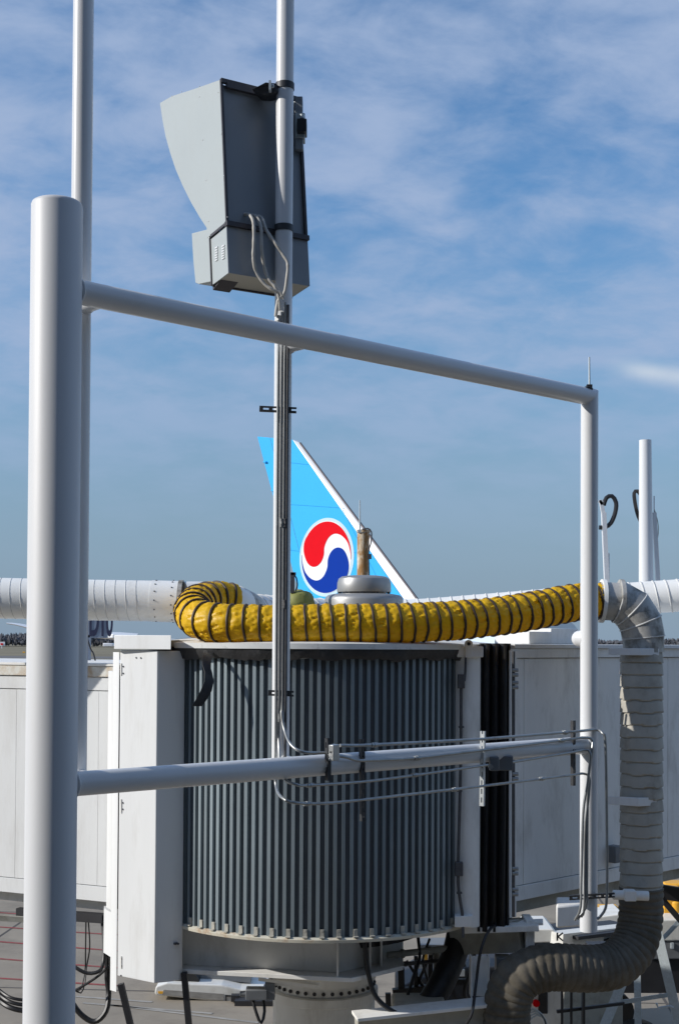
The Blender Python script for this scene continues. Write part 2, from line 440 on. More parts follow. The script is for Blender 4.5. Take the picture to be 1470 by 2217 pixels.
# red hatch lines painted on the apron
for i, (ya, yb) in enumerate(((1977,1989),(2008,2021),(2040,2055),(2077,2092),(2119,2131))):
    a = PG(10, ya); b = PG(200, yb); d = (b - a); n = Vector((-d.y, d.x, 0)).normalized()*.05
    a2 = a - d*2.2; b2 = b + d*.28
    mb = MB(); mb.add([a2-n+Vector((0,0,.008)), b2-n+Vector((0,0,.008)), b2+n+Vector((0,0,.008)), a2+n+Vector((0,0,.008))], [(0,1,2,3)])
    structure('red_apron_line', mb, m_redline, smooth=False)
for pts in (((165,2158),(330,2170)), ((180,2172),(460,2195)), ((230,2175),(560,2215))):
    a = PG(*pts[0]); b = PG(*pts[1]); d = b - a; n = Vector((-d.y, d.x, 0)).normalized()*.05
    mb = MB(); z = Vector((0,0,.008)); mb.add([a-n+z, b-n+z, b+n+z, a+n+z], [(0,1,2,3)])
    structure('worn_apron_line', mb, m_whiteline, smooth=False)

# far wood beyond the airfield: many small clumps
tb = MB()
rnd = random.Random(3)
for k in range(6500):
    x = rnd.uniform(-560, 420); y = 1500 + rnd.uniform(0, 160) + x*.04
    base = 12.5 + 4.5*noise.noise(Vector((x*.012, 2.3, 0))) + 2.5*noise.noise(Vector((x*.05, 9.1, 0)))
    if x < -330: base += 3.5
    h = max(3.0, base*rnd.uniform(.45, 1.0)); w = rnd.uniform(1.2, 3.6)
    z0 = rnd.uniform(0, h*.7)
    c = Vector((x, y, z0 + (h - z0)/2)); 
    vs = []
    for a in range(5):
        an = a*2*math.pi/5 + rnd.random(); vs.append(c + Vector((w*math.cos(an)*rnd.uniform(.6,1), w*math.sin(an)*.7, rnd.uniform(-.3,.3)*(h-z0))))
    vs += [c + Vector((rnd.uniform(-1,1), 0, (h-z0)/2)), c - Vector((0,0,(h-z0)/2))]
    tb.add(vs, [(i,(i+1)%5,5) for i in range(5)] + [((i+1)%5,i,6) for i in range(5)])
wood = obj('far_wood', tb, m_trees, smooth=False); wood['kind'] = 'stuff'
tag(wood, 'dark line of bare winter trees along the horizon', 'trees')

# ------------------------------------------------------------------ terminal behind the camera
tbase = (0, -1.2, 0)
term = thing('terminal_building', tbase, 'dark glazed terminal facade the view is taken from', 'building')
w_ = MB(); w_.box((0, -6.2, 7.25), (110, 9.0, 14.5)); obj('wall', w_, m_facade, term)
for row, (zc_, hh) in enumerate(((7.6, 4.4), (12.2, 3.4))):
    for i in range(18):
        x = -51 + i*6
        w_ = MB(); w_.box((x, -1.60, zc_), (5.6, .16, hh)); obj('window_pane', w_, m_glass, term)
w_ = MB(); w_.box((0, -2.6, 14.75), (110.6, 4.0, .5)); obj('parapet', w_, m_facade, term)

# ------------------------------------------------------------------ rotunda
RC = Vector((*XY(697, 15.15), 0)); RR = 1.85
ZT, ZB = 7.14, 4.265
rot = thing('rotunda', RC, 'drum-shaped boarding bridge rotunda clad in grey vertical slats', 'rotunda')
A_FRONT = -math.pi/2
c_ = MB(); c_.lathe(RC, [(RR-.03, ZB), (RR-.03, ZT-.02)], 120)
curtain = obj('curtain_wall', c_, m_slatback, rot)
PER = .0835/RR; NS = 59
s_ = MB()
prof = [(-.0215,-.032),(-.0180,.0),(.0180,.0),(.0215,-.032)]
lo = []; hi = []
for (x, y) in prof:
    a = A_FRONT + x/RR; r = RR + y
    lo.append(RC + Vector((r*math.cos(a), r*math.sin(a), ZB+.01))); hi.append(RC + Vector((r*math.cos(a), r*math.sin(a), ZT-.06)))
s_.add(lo+hi, [(0,1,5,4),(1,2,6,5),(2,3,7,6),(3,2,1,0),(4,5,6,7)])
slat0 = obj('slat', s_, m_slat, curtain, smooth=False)
slat0.rotation_euler = (0, 0, -(NS//2)*PER)
for k in range(1, NS):
    o = kid(slat0, curtain, rotz=(k - NS//2)*PER + random.uniform(-.0012,.0012))
# bottom ring, with clips
b_ = MB(); b_.lathe(RC, [(RR-.05, ZB-.035), (RR+.035, ZB-.035), (RR+.04, ZB-.005), (RR+.005, ZB+.012), (RR-.05, ZB+.012)], 140)
m_ring = M('rusty_ring', (.60,.57,.47), .6, var=.1, dirt=(.33,.16,.05), dirt_amt=.8, dirt_scale=6, dirt_lo=.5, dirt_hi=.68)
ring = obj('bottom_ring', b_, m_ring, rot)
k_ = MB(); a = A_FRONT
def cyl_pt(a, r, z): return RC + Vector((r*math.cos(a), r*math.sin(a), z))
m_clip = M('clip_cream', (.45,.43,.37), .6, var=.1)
k_.box(cyl_pt(a, RR+.004, ZB+.055), (.04, .014, .075)); k_.box(cyl_pt(a, RR+.022, ZB+.018), (.05, .034, .012)); k_.box(cyl_pt(a, RR+.002, ZB+.08), (.022, .022, .022))
clip0 = obj('clip', k_, m_clip, ring, smooth=False)
first = True
for k in range(-26, 28, 2):
    rz = (k+.5)*PER
    if first: clip0.rotation_euler = (0,0,rz); first = False
    else: kid(clip0, ring, rotz=rz)
# roof with rim
r_ = MB(); r_.lathe(RC, [(RR-.1, ZT-.01), (RR+.11, ZT-.01), (RR+.115, ZT+.045), (RR+.07, ZT+.055), (.9, ZT+.16), (0.02, ZT+.22)], 120)
roof = obj('roof', r_, M('roof_rim_white', (.72,.73,.72), .55, var=.06, dirt=(.12,.11,.1), dirt_amt=.5, dirt_scale=6, dirt_lo=.55, dirt_hi=.72), rot)
# ragged rubber seal under the rim
q_ = MB(); n = 220; vs = []
rn = random.Random(11)
for i in range(n):
    a = 2*math.pi*i/n
    w = .115 + .035*noise.noise(Vector((math.cos(a)*9, math.sin(a)*9, 0))) + .02*noise.noise(Vector((math.cos(a)*40, math.sin(a)*40, 3)))
    bul = .05 + .02*noise.noise(Vector((math.cos(a)*16, math.sin(a)*16, 7)))
    vs += [cyl_pt(a, RR+.03, ZT+.02), cyl_pt(a, RR+.095, ZT-.012), cyl_pt(a, RR+.04+bul, ZT-.05), cyl_pt(a, RR+.035+bul*.5, ZT-w), cyl_pt(a, RR+.012, ZT-w)]
fs = []
for i in range(n):
    j2 = (i+1) % n
    for k in range(4): fs.append((i*5+k, j2*5+k, j2*5+k+1, i*5+k+1))
q_.add(vs, fs); seal = obj('rubber_seal', q_, m_rubberflap, rot)
# loose torn strip hanging from the seal
def ribbon(pts, w, th=.006):
    mb = MB(); vs = []
    for i, (p, wd, tw) in enumerate(pts):
        d = Vector((math.cos(tw), math.sin(tw), 0))*wd*w/2; nrm = Vector((-math.sin(tw), math.cos(tw), 0))*th
        vs += [p-d-nrm, p+d-nrm, p+d+nrm, p-d+nrm]
    fs = []
    for i in range(len(pts)-1):
        a = i*4
        for k in range(4): fs.append((a+k, a+(k+1)%4, a+4+(k+1)%4, a+4+k))
    fs += [(3,2,1,0), tuple(range(len(vs)-4, len(vs)))]
    return mb.add(vs, fs)
yk = 13.45
pp = [(P(452,1408,yk+.1),1,.3),(P(449,1424,yk),1,.25),(P(446,1438,yk-.06),.8,.6),(P(451,1455,yk-.07),1.0,.9),(P(453,1475,yk-.09),1.0,.5),(P(447,1495,yk-.11),1.1,.2),(P(438,1512,yk-.12),1.1,.15),(P(427,1529,yk-.12),1.0,.2)]
obj('loose_strip', ribbon(pp, .10), m_rubberflap, seal)
pp = [(P(452,1418,yk),.8,.2),(P(480,1425,yk-.15),.35,.1)]
tb_ = MB(); tb_.sweep(cat([P(438,1425,13.72),P(452,1412,13.65),P(470,1419,13.56),P(520,1424,13.44),P(590,1425,13.33),P(660,1424,13.27),P(683,1417,13.25)],.03), lambda i,a,t: .011, 8)
obj('seal_edging', tb_, M('edging_grey',(.30,.31,.31),.5,var=.1), seal)
# vent hood on the roof
V = P(788, 1300, 15.0); V.z = 0
zb = lambda py: ZZ(py, 15.0)
v_ = MB(); v_.lathe(V, [(.44,zb(1320)),(.44,zb(1299)),(.43,zb(1293)),(.40,zb(1288.5)),(.33,zb(1286)),(.25,zb(1285.5)),(.25,zb(1278))], 64)
vent = obj('vent_base', v_, m_vent, rot)
v_ = MB(); v_.lathe(V, [(.26,zb(1277)),(.300,zb(1282)),(.303,zb(1278)),(.300,zb(1262)),(.285,zb(1253)),(.25,zb(1248.5)),(.18,zb(1246.5)),(.0,zb(1246))], 64)
obj('vent_cap', v_, m_vent, rot)
v_ = MB()
for k in range(10):
    a = k*math.pi/5 + .2
    v_.box(V + Vector((.288*math.cos(a), .288*math.sin(a), zb(1283))), (.02,.02,.03))
obj('vent_bolt', v_, m_edge, rot)
# rusty mast with rod
mt = P(786, 1240, 15.75); mt.z = 0
v_ = MB(); v_.cyl(mt+Vector((0,0,ZT)), mt+Vector((0,0,ZZ(1150,15.75))), .072, 24)
v_.cyl(mt+Vector((0,0,ZZ(1153,15.75))), mt+Vector((0,0,ZZ(1147,15.75))), .08, 24)
mast = obj('mast', v_, m_rustmast, rot)
v_ = MB(); q0 = P(779,1150,15.70); v_.cyl(q0, P(779,1083,15.70), .011, 10, r2=.007); v_.box(q0+Vector((.02,0,0)), (.09,.05,.035))
obj('rod', v_, m_galv, mast)
v_ = MB(); v_.sweep(cat([P(784,1146,15.66),P(796,1144,15.64),P(804,1152,15.64),P(803,1175,15.65),P(798,1195,15.65),P(799,1245,15.65)],.03), .008, 6)
v_.box(P(800,1205,15.65), (.045,.03,.06))
obj('wire', v_, m_edge, mast)

# casing column at the tunnel side
cz0, cz1 = ZZ(2129, 13.75, 341), ZZ(1409, 13.75, 341)
poly = [XY(262,14.05), XY(341,13.75), XY(376,13.82), XY(401,13.90), XY(401,14.5), XY(262,14.9)]
v_ = MB(); v_.plan(poly, cz0, cz1)
case = obj('column_casing', v_, m_panel, rot, bevel=.006)
v_ = MB(); v_.plan([XY(248,14.0), XY(371,13.62), XY(371,14.3), XY(248,14.5)], ZZ(1406,13.8,300), ZZ(1375,13.8,300))
obj('column_cap', v_, m_panel, rot, bevel=.006)
v_ = MB(); v_.plan([XY(371.5,13.9), XY(470,13.95), XY(470,14.6), XY(371.5,14.5)], ZZ(1399,13.9,390), ZZ(1386,13.9,390))
obj('roof_beam', v_, m_under, rot, bevel=.004)
v_ = MB(); v_.plan([XY(372,13.92), XY(416,13.80), XY(416,14.5), XY(372,14.4)], ZZ(1409,13.9,390), ZZ(1399.5,13.9,390))
obj('seal_pad', v_, m_rubber, rot)
v_ = MB(); v_.plan([XY(246,14.14), XY(259.5,14.06), XY(259.5,14.12), XY(246,14.2)], ZZ(2146,14.1,250), ZZ(1412,14.1,250))
obj('casing_flange', v_, m_panel, rot, bevel=.003)
v_ = MB()
fdir = (Vector(XY(341,13.75)) - Vector(XY(262,14.05))).normalized(); fn = Vector((fdir.y, -fdir.x, 0)); 
c0 = Vector((*XY(262,14.05), 0))
def on_case(px, py):
    return on_plane(px, py, c0, fn) + fn*.002
for (px,py) in ((296,1424),(306,1424.5),(268,1443),(268,1458),(267,1738),(267,1752),(264,2076),(264,2091),(263,2112)):
    p = on_case(px,py); v_.cyl(p - fn*.004, p + fn*.005, .0085, 10)
obj('bolt', v_, m_edge, case)
for (py0,py1) in ((1436,1462),(1730,1760),(2070,2096)):
    v_ = MB(); a = on_case(263.5,py0); b = on_case(263.5,py1); v_.beam(a, b, .016, .014, up=fn); obj('hinge', v_, m_panel_old, case)
v_ = MB()
for px in (379.5, 386): 
    p = P(px, 2043, 13.84); v_.cyl(p+Vector((-.03,.03,0)), p+Vector((.006,-.012,0)), .012, 8)
obj('dark_hole', v_, m_edge, case)

# door jamb column on the corridor side, with fittings
v_ = MB(); pts = []
c1 = Vector(XY(1012,13.98))
for k in range(9):
    a = math.pi*(1.0 + .5*0) + math.pi*k/8
    pts.append((c1.x + .135*math.cos(a), c1.y + .10*math.sin(a)))
v_.plan(pts + [(c1.x+.135, c1.y+.6), (c1.x-.135, c1.y+.6)], ZZ(2000,14.05), ZZ(1402,14.05))
jamb = obj('door_jamb', v_, m_panel_old, rot)
v_ = MB(); v_.plan([XY(989,13.83), XY(1046,13.86), XY(1044,14.3), XY(989,14.3)], ZZ(1421,14), ZZ(1398,14)); obj('jamb_bracket', v_, m_panel_old, rot, bevel=.01)
v_ = MB()
e0 = P(1014,1394,13.83)
v_.cyl(e0 + Vector((0,.02,0)), e0 - Vector((0,.02,0)), .042, 20); v_.box(e0 + Vector((0,0,-.07)), (.07,.03,.14))
lug = obj('lifting_lug', v_, m_panel_old, rot, bevel=.003)
v_ = MB(); v_.cyl(e0 + Vector((0,.026,0)), e0 - Vector((0,.026,0)), .018, 14); obj('lug_hole', v_, m_vdark, lug)
v_ = MB(); v_.plan([XY(986,13.80), XY(1025,13.83), XY(1025,14.2), XY(986,14.2)], ZZ(2000,13.95), ZZ(1976,13.95)); obj('jamb_foot', v_, m_panel_old, rot, bevel=.006)
# slim conduit and boxes on the jamb
v_ = MB(); v_.sweep(cat([P(1008,1420,13.84),P(1007,1455,13.84),P(1005,1475,13.84)],.05), .013, 8)
v_.sweep(cat([P(998,1488,13.84),P(997,1650,13.84),P(992,1860,13.84),P(993,1930,13.84),P(1000,1975,13.84),P(1002,2030,13.82)],.08), .016, 8)
jc = obj('jamb_conduit', v_, m_conduit_dark, rot)
for (px,py,w,h) in ((998,1475,15,30),(993,1881,17,30)):
    v_ = MB(); v_.box(P(px,py,13.83), (w*.0048,.06,h*.0048)); obj('switch_box', v_, m_conduit_dark, rot, bevel=.006)
for py in (1574, 1712, 1933):
    v_ = MB(); v_.box(P(998 if py<1700 else 994,py,13.83), (.055,.03,.02)); obj('conduit_clamp', v_, m_conduit_dark, jc)
# black bellows between rotunda and corridor
v_ = MB(); vs=[]; zs = [ZZ(2015,14.1), ZZ(1900,14.1), ZZ(1700,14.1), ZZ(1500,14.1), ZZ(1391,14.1)]
for zi, z in enumerate(zs):
    for k in range(12):
        px = 1037 + k*6.2
        Y = 14.13 + (.05 if k % 3 == 1 else -.03 if k % 3 == 0 else .0) + .02*noise.noise(Vector((k*.8, zi*.9, 1)))
        x, y = XY(px - (0 if zi > 1 else 2), Y); vs.append((x, y, z))
fs = []
for zi in range(4):
    for k in range(11): fs.append((zi*12+k, zi*12+k+1, zi*12+12+k+1, zi*12+12+k))
v_.add(vs, fs); bel = obj('bellows', v_, m_rubber, rot)
sl = bel.modifiers.new('thick', 'SOLIDIFY'); sl.thickness = .03

# girder, slewing ring and pedestal below the drum
gz1, gz0 = ZZ(2033,13.7), ZZ(2113,13.7)
v_ = MB(); v_.plan([XY(396,14.15), XY(738,13.85), XY(828,14.25), XY(828,15.3), XY(396,15.3)], gz0, ZB-.036)
gird = obj('girder_web', v_, m_panel_old, rot)
v_ = MB(); v_.plan([XY(392,13.95), XY(765,13.62), XY(876,14.15), XY(876,15.4), XY(392,15.4)], gz0-.045, gz0-.001); obj('girder_flange', v_, m_panel_old, rot, bevel=.004)
v_ = MB(); v_.plan([XY(700,13.72), XY(812,14.15), XY(812,14.7), XY(700,14.7)], ZB-.06, ZB-.037); obj('girder_plate', v_, m_panel_old, rot)
for px, Y in ((735,13.66),(829,14.08),(805,13.96)):
    x, y = XY(px, Y); v_ = MB(); v_.box((x, y+.13, (gz0+ZB-.036)/2), (.02, .26, ZB-.036-gz0-.004)); obj('stiffener', v_, m_panel_old, rot)
v_ = MB(); v_.lathe(RC, [(0.02,ZB-.26),(1.18,ZB-.26),(1.22,ZB-.04),(0.02,ZB-.04)], 64); obj('underfloor', v_, m_vdark, rot)
PC = Vector((*XY(706, 15.1), 0))
zf = lambda py: ZZ(py, 14.55)
v_ = MB(); v_.lathe(PC, [(.54,zf(2118)),(.58,zf(2119)),(.58,zf(2141)),(.55,zf(2143)),(.55,zf(2160)),(.52,zf(2166))], 72); obj('slewing_ring', v_, m_panel_old, rot)
v_ = MB(); v_.lathe(PC, [(.5,zf(2164)),(.605,zf(2165)),(.605,zf(2183)),(.57,zf(2186)),(.565,zf(2300)),(.565,0.02)], 72); obj('pedestal', v_, m_panel_old, rot)
v_ = MB()
for k in range(36):
    a = k*math.pi/18; p = PC + Vector((.562*math.cos(a), .562*math.sin(a), zf(2153)))
    v_.sphere(p, .022, 8)
obj('ring_bolt', v_, m_vdark, rot)['kind'] = 'stuff'
v_ = MB(); v_.plan([XY(596,13.95), XY(700,13.85), XY(700,13.91), XY(596,14.0)], ZZ(2137,13.9), ZZ(2124,13.9)); v_.beam(P(560,2120,13.9), P(690,2136,13.85), .02, .03)
obj('drip_tray', v_, m_panel_old, rot)

# ------------------------------------------------------------------ pedestal-side steelwork
def single(name, mb, mat, label, cat_, base=None, group=None, **k):
    t = obj(name, mb, mat, None, **k); return tag(t, label, cat_, group)
sb = thing('support_frame', (*XY(930,13.90), 0), 'grey painted steel support frame under the right of the rotunda', 'steel frame')
v_ = MB(); a = P(772,2203,13.60); b = P(1088,2168,13.90)
v_.beam(a + Vector((0,.08,-.16)), b + Vector((0,.08,-.16)), .16, .28); obj('cross_beam', v_, m_under, sb, bevel=.01)
v_ = MB(); v_.beam(a + Vector((-.02,.05,.0)), b + Vector((.03,.05,.0)), .30, .035); v_.beam(a + Vector((-.02,.05,-.30)), b + Vector((.03,.05,-.30)), .30, .035); obj('beam_flange', v_, m_panel_old, sb, bevel=.004)
for s0 in (772, 1088):
    x, y = XY(s0, 13.90); v_ = MB(); v_.box((x, y+.1, (b.z-.5)/2), (.22,.22,b.z-.5)); obj('leg', v_, m_under, sb)
v_ = MB(); x, y = XY(1040,14.10); zt = ZZ(2068,14.10); v_.box((x-.09, y, (zt+b.z)/2), (.012,.2,zt-b.z)); v_.box((x+.09, y, (zt+b.z)/2), (.012,.2,zt-b.z)); v_.box((x, y, (zt+b.z)/2), (.17,.012,zt-b.z-.002)); obj('upright', v_, m_panel_old, sb)
v_ = MB(); v_.beam(P(990,2040,14.50)+Vector((0,.2,0)), P(1142,2032,14.10)+Vector((0,.2,0)), .3, .32); obj('outrigger', v_, m_under, sb, bevel=.008)
v_ = MB(); p = P(1142,2032,14.10)+Vector((.03,.2,0)); v_.box(p, (.09,.36,.36)); obj('end_plate', v_, m_panel_old, sb, bevel=.006)
v_ = MB(); v_.beam(P(1000,2008,14.30), P(1165,2003,14.20), .35, .06); v_.beam(P(1060,2000,14.28), P(1175,1996,14.20), .2, .03); obj('bearing_plate', v_, m_panel_old, sb, bevel=.004)
v_ = MB(); v_.box(P(1088,2103,14.30), (.155,.2,.33)); single('gear_box', v_, m_vgrey, 'small grey electrical enclosure hanging beside the duct bend', 'enclosure', bevel=.01)
# black flexible trunk and machinery in the shade
v_ = MB(); v_.sweep(cat([P(1000,1990,14.80),P(985,2060,14.60),P(955,2130,14.40),P(925,2180,14.30),P(900,2230,14.30)],.05), .14, 20); single('rubber_hose', v_, m_rubber, 'thick black rubber trunk running down from the jamb foot', 'rubber hose')
v_ = MB(); v_.sweep(cat([P(1105,1985,14.50),P(1062,2010,14.00),P(1040,2060,13.85),P(1030,2130,13.80),P(1022,2190,13.50),P(1008,2220,13.50)],.05), .016, 8); single('thin_cable', v_, m_cable, 'thin black cable looping over the outrigger beam', 'cable')
v_ = MB(); v_.sweep(cat([P(870,2030,14.10),P(830,2032,13.80),P(793,2037,13.70),P(791,2060,13.70),P(798,2110,13.70),P(815,2160,13.70),P(860,2195,13.70),P(905,2200,13.80),P(960,2190,13.90)],.04), .026, 10); single('girder_hose', v_, m_cable, 'black hose drooping past the white girder corner', 'hose')
v_ = MB()
for (a, b, t) in (((868,2095),(870,2200),.07),((900,2060),(940,2060),.05),((880,2080),(925,2150),.03),((925,2080),(895,2150),.03),((932,2060),(930,2170),.05),((955,2125),(1010,2125),.06),((850,2150),(930,2140),.09),((840,2150),(842,2215),.06),((975,2130),(990,2180),.04),((900,2070),(900,2150),.04)):
    v_.beam(P(*a,14.80), P(*b,14.80), t, t)
single('drive_linkage', v_, m_vdark, 'black steel linkage crowded in the shade under the rotunda', 'linkage')
v_ = MB(); v_.box(P(905,2195,14.2), (.55,.4,.35)); single('motor_housing', v_, m_under, 'dull beige motor housing behind the drooping hose', 'housing', bevel=.03)

# leaning black legs
for (a,b,lab) in (((399,2105),(416,2290),'black leg standing right of the white casing'), ((262,2130),(300,2290),'slanted black leg under the white casing')):
    v_ = MB(); v_.beam(P(*a,13.9), P(*b,13.9), .07, .06); p=P(*b,13.9); d=(P(*b,13.9)-P(*a,13.9)); k=(p.z)/-d.z; e=p+d*k
    v_.beam(p, e, .07, .06); v_.box((e.x,e.y,.02),(.25,.25,.04)); single('prop_leg', v_, m_vdark, lab, 'leg')

# ------------------------------------------------------------------ boarding tunnel (left)
T0 = Vector(XY(255,14.6)); T1 = Vector(XY(0,15.25)); td = (T1 - T0).normalized(); tl = (T1 - T0).length
tn = Vector((td.y, -td.x)); 
if tn.y > 0: tn = -tn
tun = thing('boarding_tunnel', (*(T0 + td*3), 0), 'white panelled boarding tunnel running off behind the front post', 'boarding bridge')
def tz(py): return ZZ(py, 14.6, 252)
def tslab(name, s0, s1, z0, z1, d0, d1, mat, bevel=.004):
    a = T0 + td*s0 + tn*d1; b = T0 + td*s1 + tn*d1; c = T0 + td*s1 + tn*d0; d = T0 + td*s0 + tn*d0
    v = MB(); v.plan([a, b, c, d], z0, z1); return obj(name, v, mat, tun, bevel=bevel)
LT = 9.0
tslab('core', -.3, LT, tz(1950), tz(1440), -2.6, -.05, m_panel)
sx = [ -.02, .235, 1.34, 2.45, 3.55, 4.65, 5.75, 6.85, 7.95, LT]
for k in range(len(sx)-1):
    tslab('wall_panel', sx[k]+.0015, sx[k+1]-.0015, tz(1921), tz(1497.5), -.04, .0, m_panel, .0015)
tslab('upper_trim', -.02, LT, tz(1496), tz(1467), -.04, .004, m_panel)
tslab('roof_rail', -.02, LT, tz(1466), tz(1444), -.06, .022, m_trim_rust)
tslab('roof_edge', -.02, LT, tz(1443), tz(1437), -2.6, .03, m_panel_old)
tslab('lower_trim', -.02, LT, tz(1955), tz(1922.5), -.04, .008, m_panel)
tslab('floor_beam', .13, LT, tz(1980), tz(1956), -.35, -.14, m_panel_old)
tslab('floor_beam', .13, LT, tz(1980), tz(1956), -2.5, -2.3, m_panel_old)
v_ = MB(); a = T0 + td*.0; v_.plan([XY(236,14.35), XY(246,14.2), XY(246,14.55), XY(238,14.6)], tz(1955), tz(1452)); obj('end_jamb', v_, m_panel, tun, bevel=.004)
v_ = MB(); v_.plan([XY(231,14.55), XY(246,14.35), XY(246,14.65), XY(231,14.7)], tz(2060), tz(1965)); obj('end_bracket', v_, m_panel, tun)
v_ = MB(); v_.beam(P(40,1975,15.1), P(225,1988,14.7), .08, .1); obj('cable_tray', v_, m_vdark, tun)
v_ = MB(); v_.beam(P(-40,1984,15.0), P(70,1992,15.0), .05, .06); obj('drain_pipe', v_, m_under, tun)
# cables slung below the tunnel
def cable(name, pts, r, label, cat_='cable', mat=None, group=None):
    v = MB(); v.sweep(cat([P(*p) for p in pts], .04), r, 8); return single(name, v, mat or m_cable, label, cat_, group=group)
cable('festoon_cable', [(222,1990,14.75),(226,2040,14.65),(224,2085,14.55),(215,2103,14.45),(190,2107,14.45),(165,2095,14.45),(140,2075,14.55)], .020, 'black cable loop hung highest under the tunnel end')
cable('festoon_cable', [(228,1992,14.75),(233,2060,14.65),(233,2120,14.65),(236,2150,14.65),(230,2190,14.55),(205,2212,14.55),(175,2195,14.55),(150,2160,14.55)], .030, 'thickest black cable loop hanging lowest under the tunnel')
cable('festoon_cable', [(187,1990,14.85),(186,2060,14.85),(185,2100,14.85),(176,2140,14.75),(165,2145,14.75),(150,2140,14.75)], .008, 'left one of two thin drop wires under the tunnel')
cable('festoon_cable', [(192,1990,14.85),(195,2050,14.85),(188,2095,14.85),(184,2130,14.75),(176,2150,14.75),(160,2142,14.75)], .008, 'right one of two thin drop wires under the tunnel')
cable('festoon_cable', [(238,2090,14.55),(215,2112,14.55),(185,2132,14.55),(160,2146,14.55),(130,2160,14.65)], .014, 'black cable slanting down left across the loops')
v_ = MB(); pp = [(P(229,1990,14.70),1,.2),(P(236,2030,14.65),1,.5),(P(241,2070,14.61),1,.3),(P(243,2118,14.61),.7,.2)]
single('black_webbing', ribbon(pp, .07), m_rubberflap, 'flat black webbing strap beside the tunnel end bracket', 'strap')
for i, (dy, r, lab) in enumerate(((0,.03,'lowest of the black hoses sagging at the left edge'),(-12,.022,'middle black hose sagging at the left edge'),(-22,.018,'topmost black hose sagging at the left edge'))):
    cable('sagging_hose', [(-40,2130+dy,15.0),(0,2166+dy,14.9),(25,2182+dy,14.8),(60,2188+dy,14.8),(110,2180+dy*.5,14.8),(150,2150+dy,14.8)], r, lab, 'hose')

# ------------------------------------------------------------------ walkway corridor (right)
K0 = Vector(XY(1107,14.2)); K1 = Vector(XY(1470,16.4)); kd = (K1 - K0).normalized(); kn = Vector((kd.y, -kd.x))
if kn.y > 0: kn = -kn
cor = thing('walkway_corridor', (*(K0 + kd*4), 0), 'shaded white walkway corridor leaving the rotunda to the right', 'walkway')
def kz(py): return ZZ(py, 14.2, 1107)
def kslab(name, s0, s1, z0, z1, d0, d1, mat, bevel=.004):
    a = K0 + kd*s0 + kn*d1; b = K0 + kd*s1 + kn*d1; c = K0 + kd*s1 + kn*d0; d = K0 + kd*s0 + kn*d0
    v = MB(); v.plan([a, b, c, d], z0, z1); return obj(name, v, mat, cor, bevel=bevel)
LK = 11.0
def sK(px):
    d = ray(px, 1390); d2 = Vector((d.x, d.y)); 
    # K0 + s*kd = t*d2
    det = kd.x*(-d2.y) + d2.x*kd.y
    return (-K0.x*(-d2.y) - d2.x*K0.y)/det if abs(det) > 1e-9 else 0
kslab('core', .02, LK, kz(1945), kz(1398), -2.5, -.05, m_panel_old)
ks = [0.0, sK(1134), sK(1342), sK(1445), sK(1445)+1.2, sK(1445)+2.4, sK(1445)+3.6, LK]
for k in range(len(ks)-1):
    kslab('wall_panel', ks[k]+.003, ks[k+1]-.003, kz(1920), kz(1426), -.04, 0, m_panel_old, .003)
kslab('roof_trim', -.02, LK, kz(1424.5), kz(1404), -.04, .03, m_panel_old)
kslab('roof', -.02, LK, kz(1403.5), kz(1395), -2.5, .06, m_panel)
kslab('lower_trim', .0, LK, kz(1953), kz(1921.5), -.04, .015, m_panel_old)
kslab('floor_beam', .1, LK, kz(1985), kz(1954), -.3, -.1, m_under)
kslab('corner_post', -.06, .05, kz(1985), kz(1404), -.1, .035, m_panel_old)
kslab('roof_stack', 1.0, 1.5, kz(1394), kz(1358), -.9, -.25, m_panel_old, .01)
kslab('roof_stack', .55, .95, kz(1394.5), kz(1366), -.7, -.2, m_panel, .01)
# conduit on the corner
v_ = MB(); 
pc = lambda py: P(1111, py, 14.05)
v_.sweep([pc(1410), pc(1640), pc(1985)], .017, 8)
kc = obj('corner_conduit', v_, m_conduit_dark, cor)
v_ = MB(); v_.sweep([P(1103,1408,14.1), P(1103,1980,14.1)], .010, 8); obj('edge_rod', v_, m_panel, cor)
for py in (1455, 1482, 1680, 1885, 1930):
    v_ = MB(); p = P(1115,py,14.02); v_.cyl(p+Vector((-.03,0,.02)), p+Vector((.03,0,.02)), .02, 10); v_.cyl(p+Vector((-.03,0,-.03)), p+Vector((.03,0,-.03)), .02, 10); obj('conduit_clip', v_, m_conduit, kc)
kslab('wall_device', sK(1313), sK(1327), kz(1905), kz(1865), 0, .12, m_vgrey, .01)

# corridor bracket gear near the frame foot
v_ = MB(); v_.plan([XY(1205,13.6), XY(1262,13.7), XY(1262,14.1), XY(1205,14.1)], ZZ(2003,13.7), ZZ(1955,13.7)); single('corner_gusset', v_, m_panel_old, 'pale steel gusset under the corridor floor beside the post foot', 'gusset', bevel=.02)

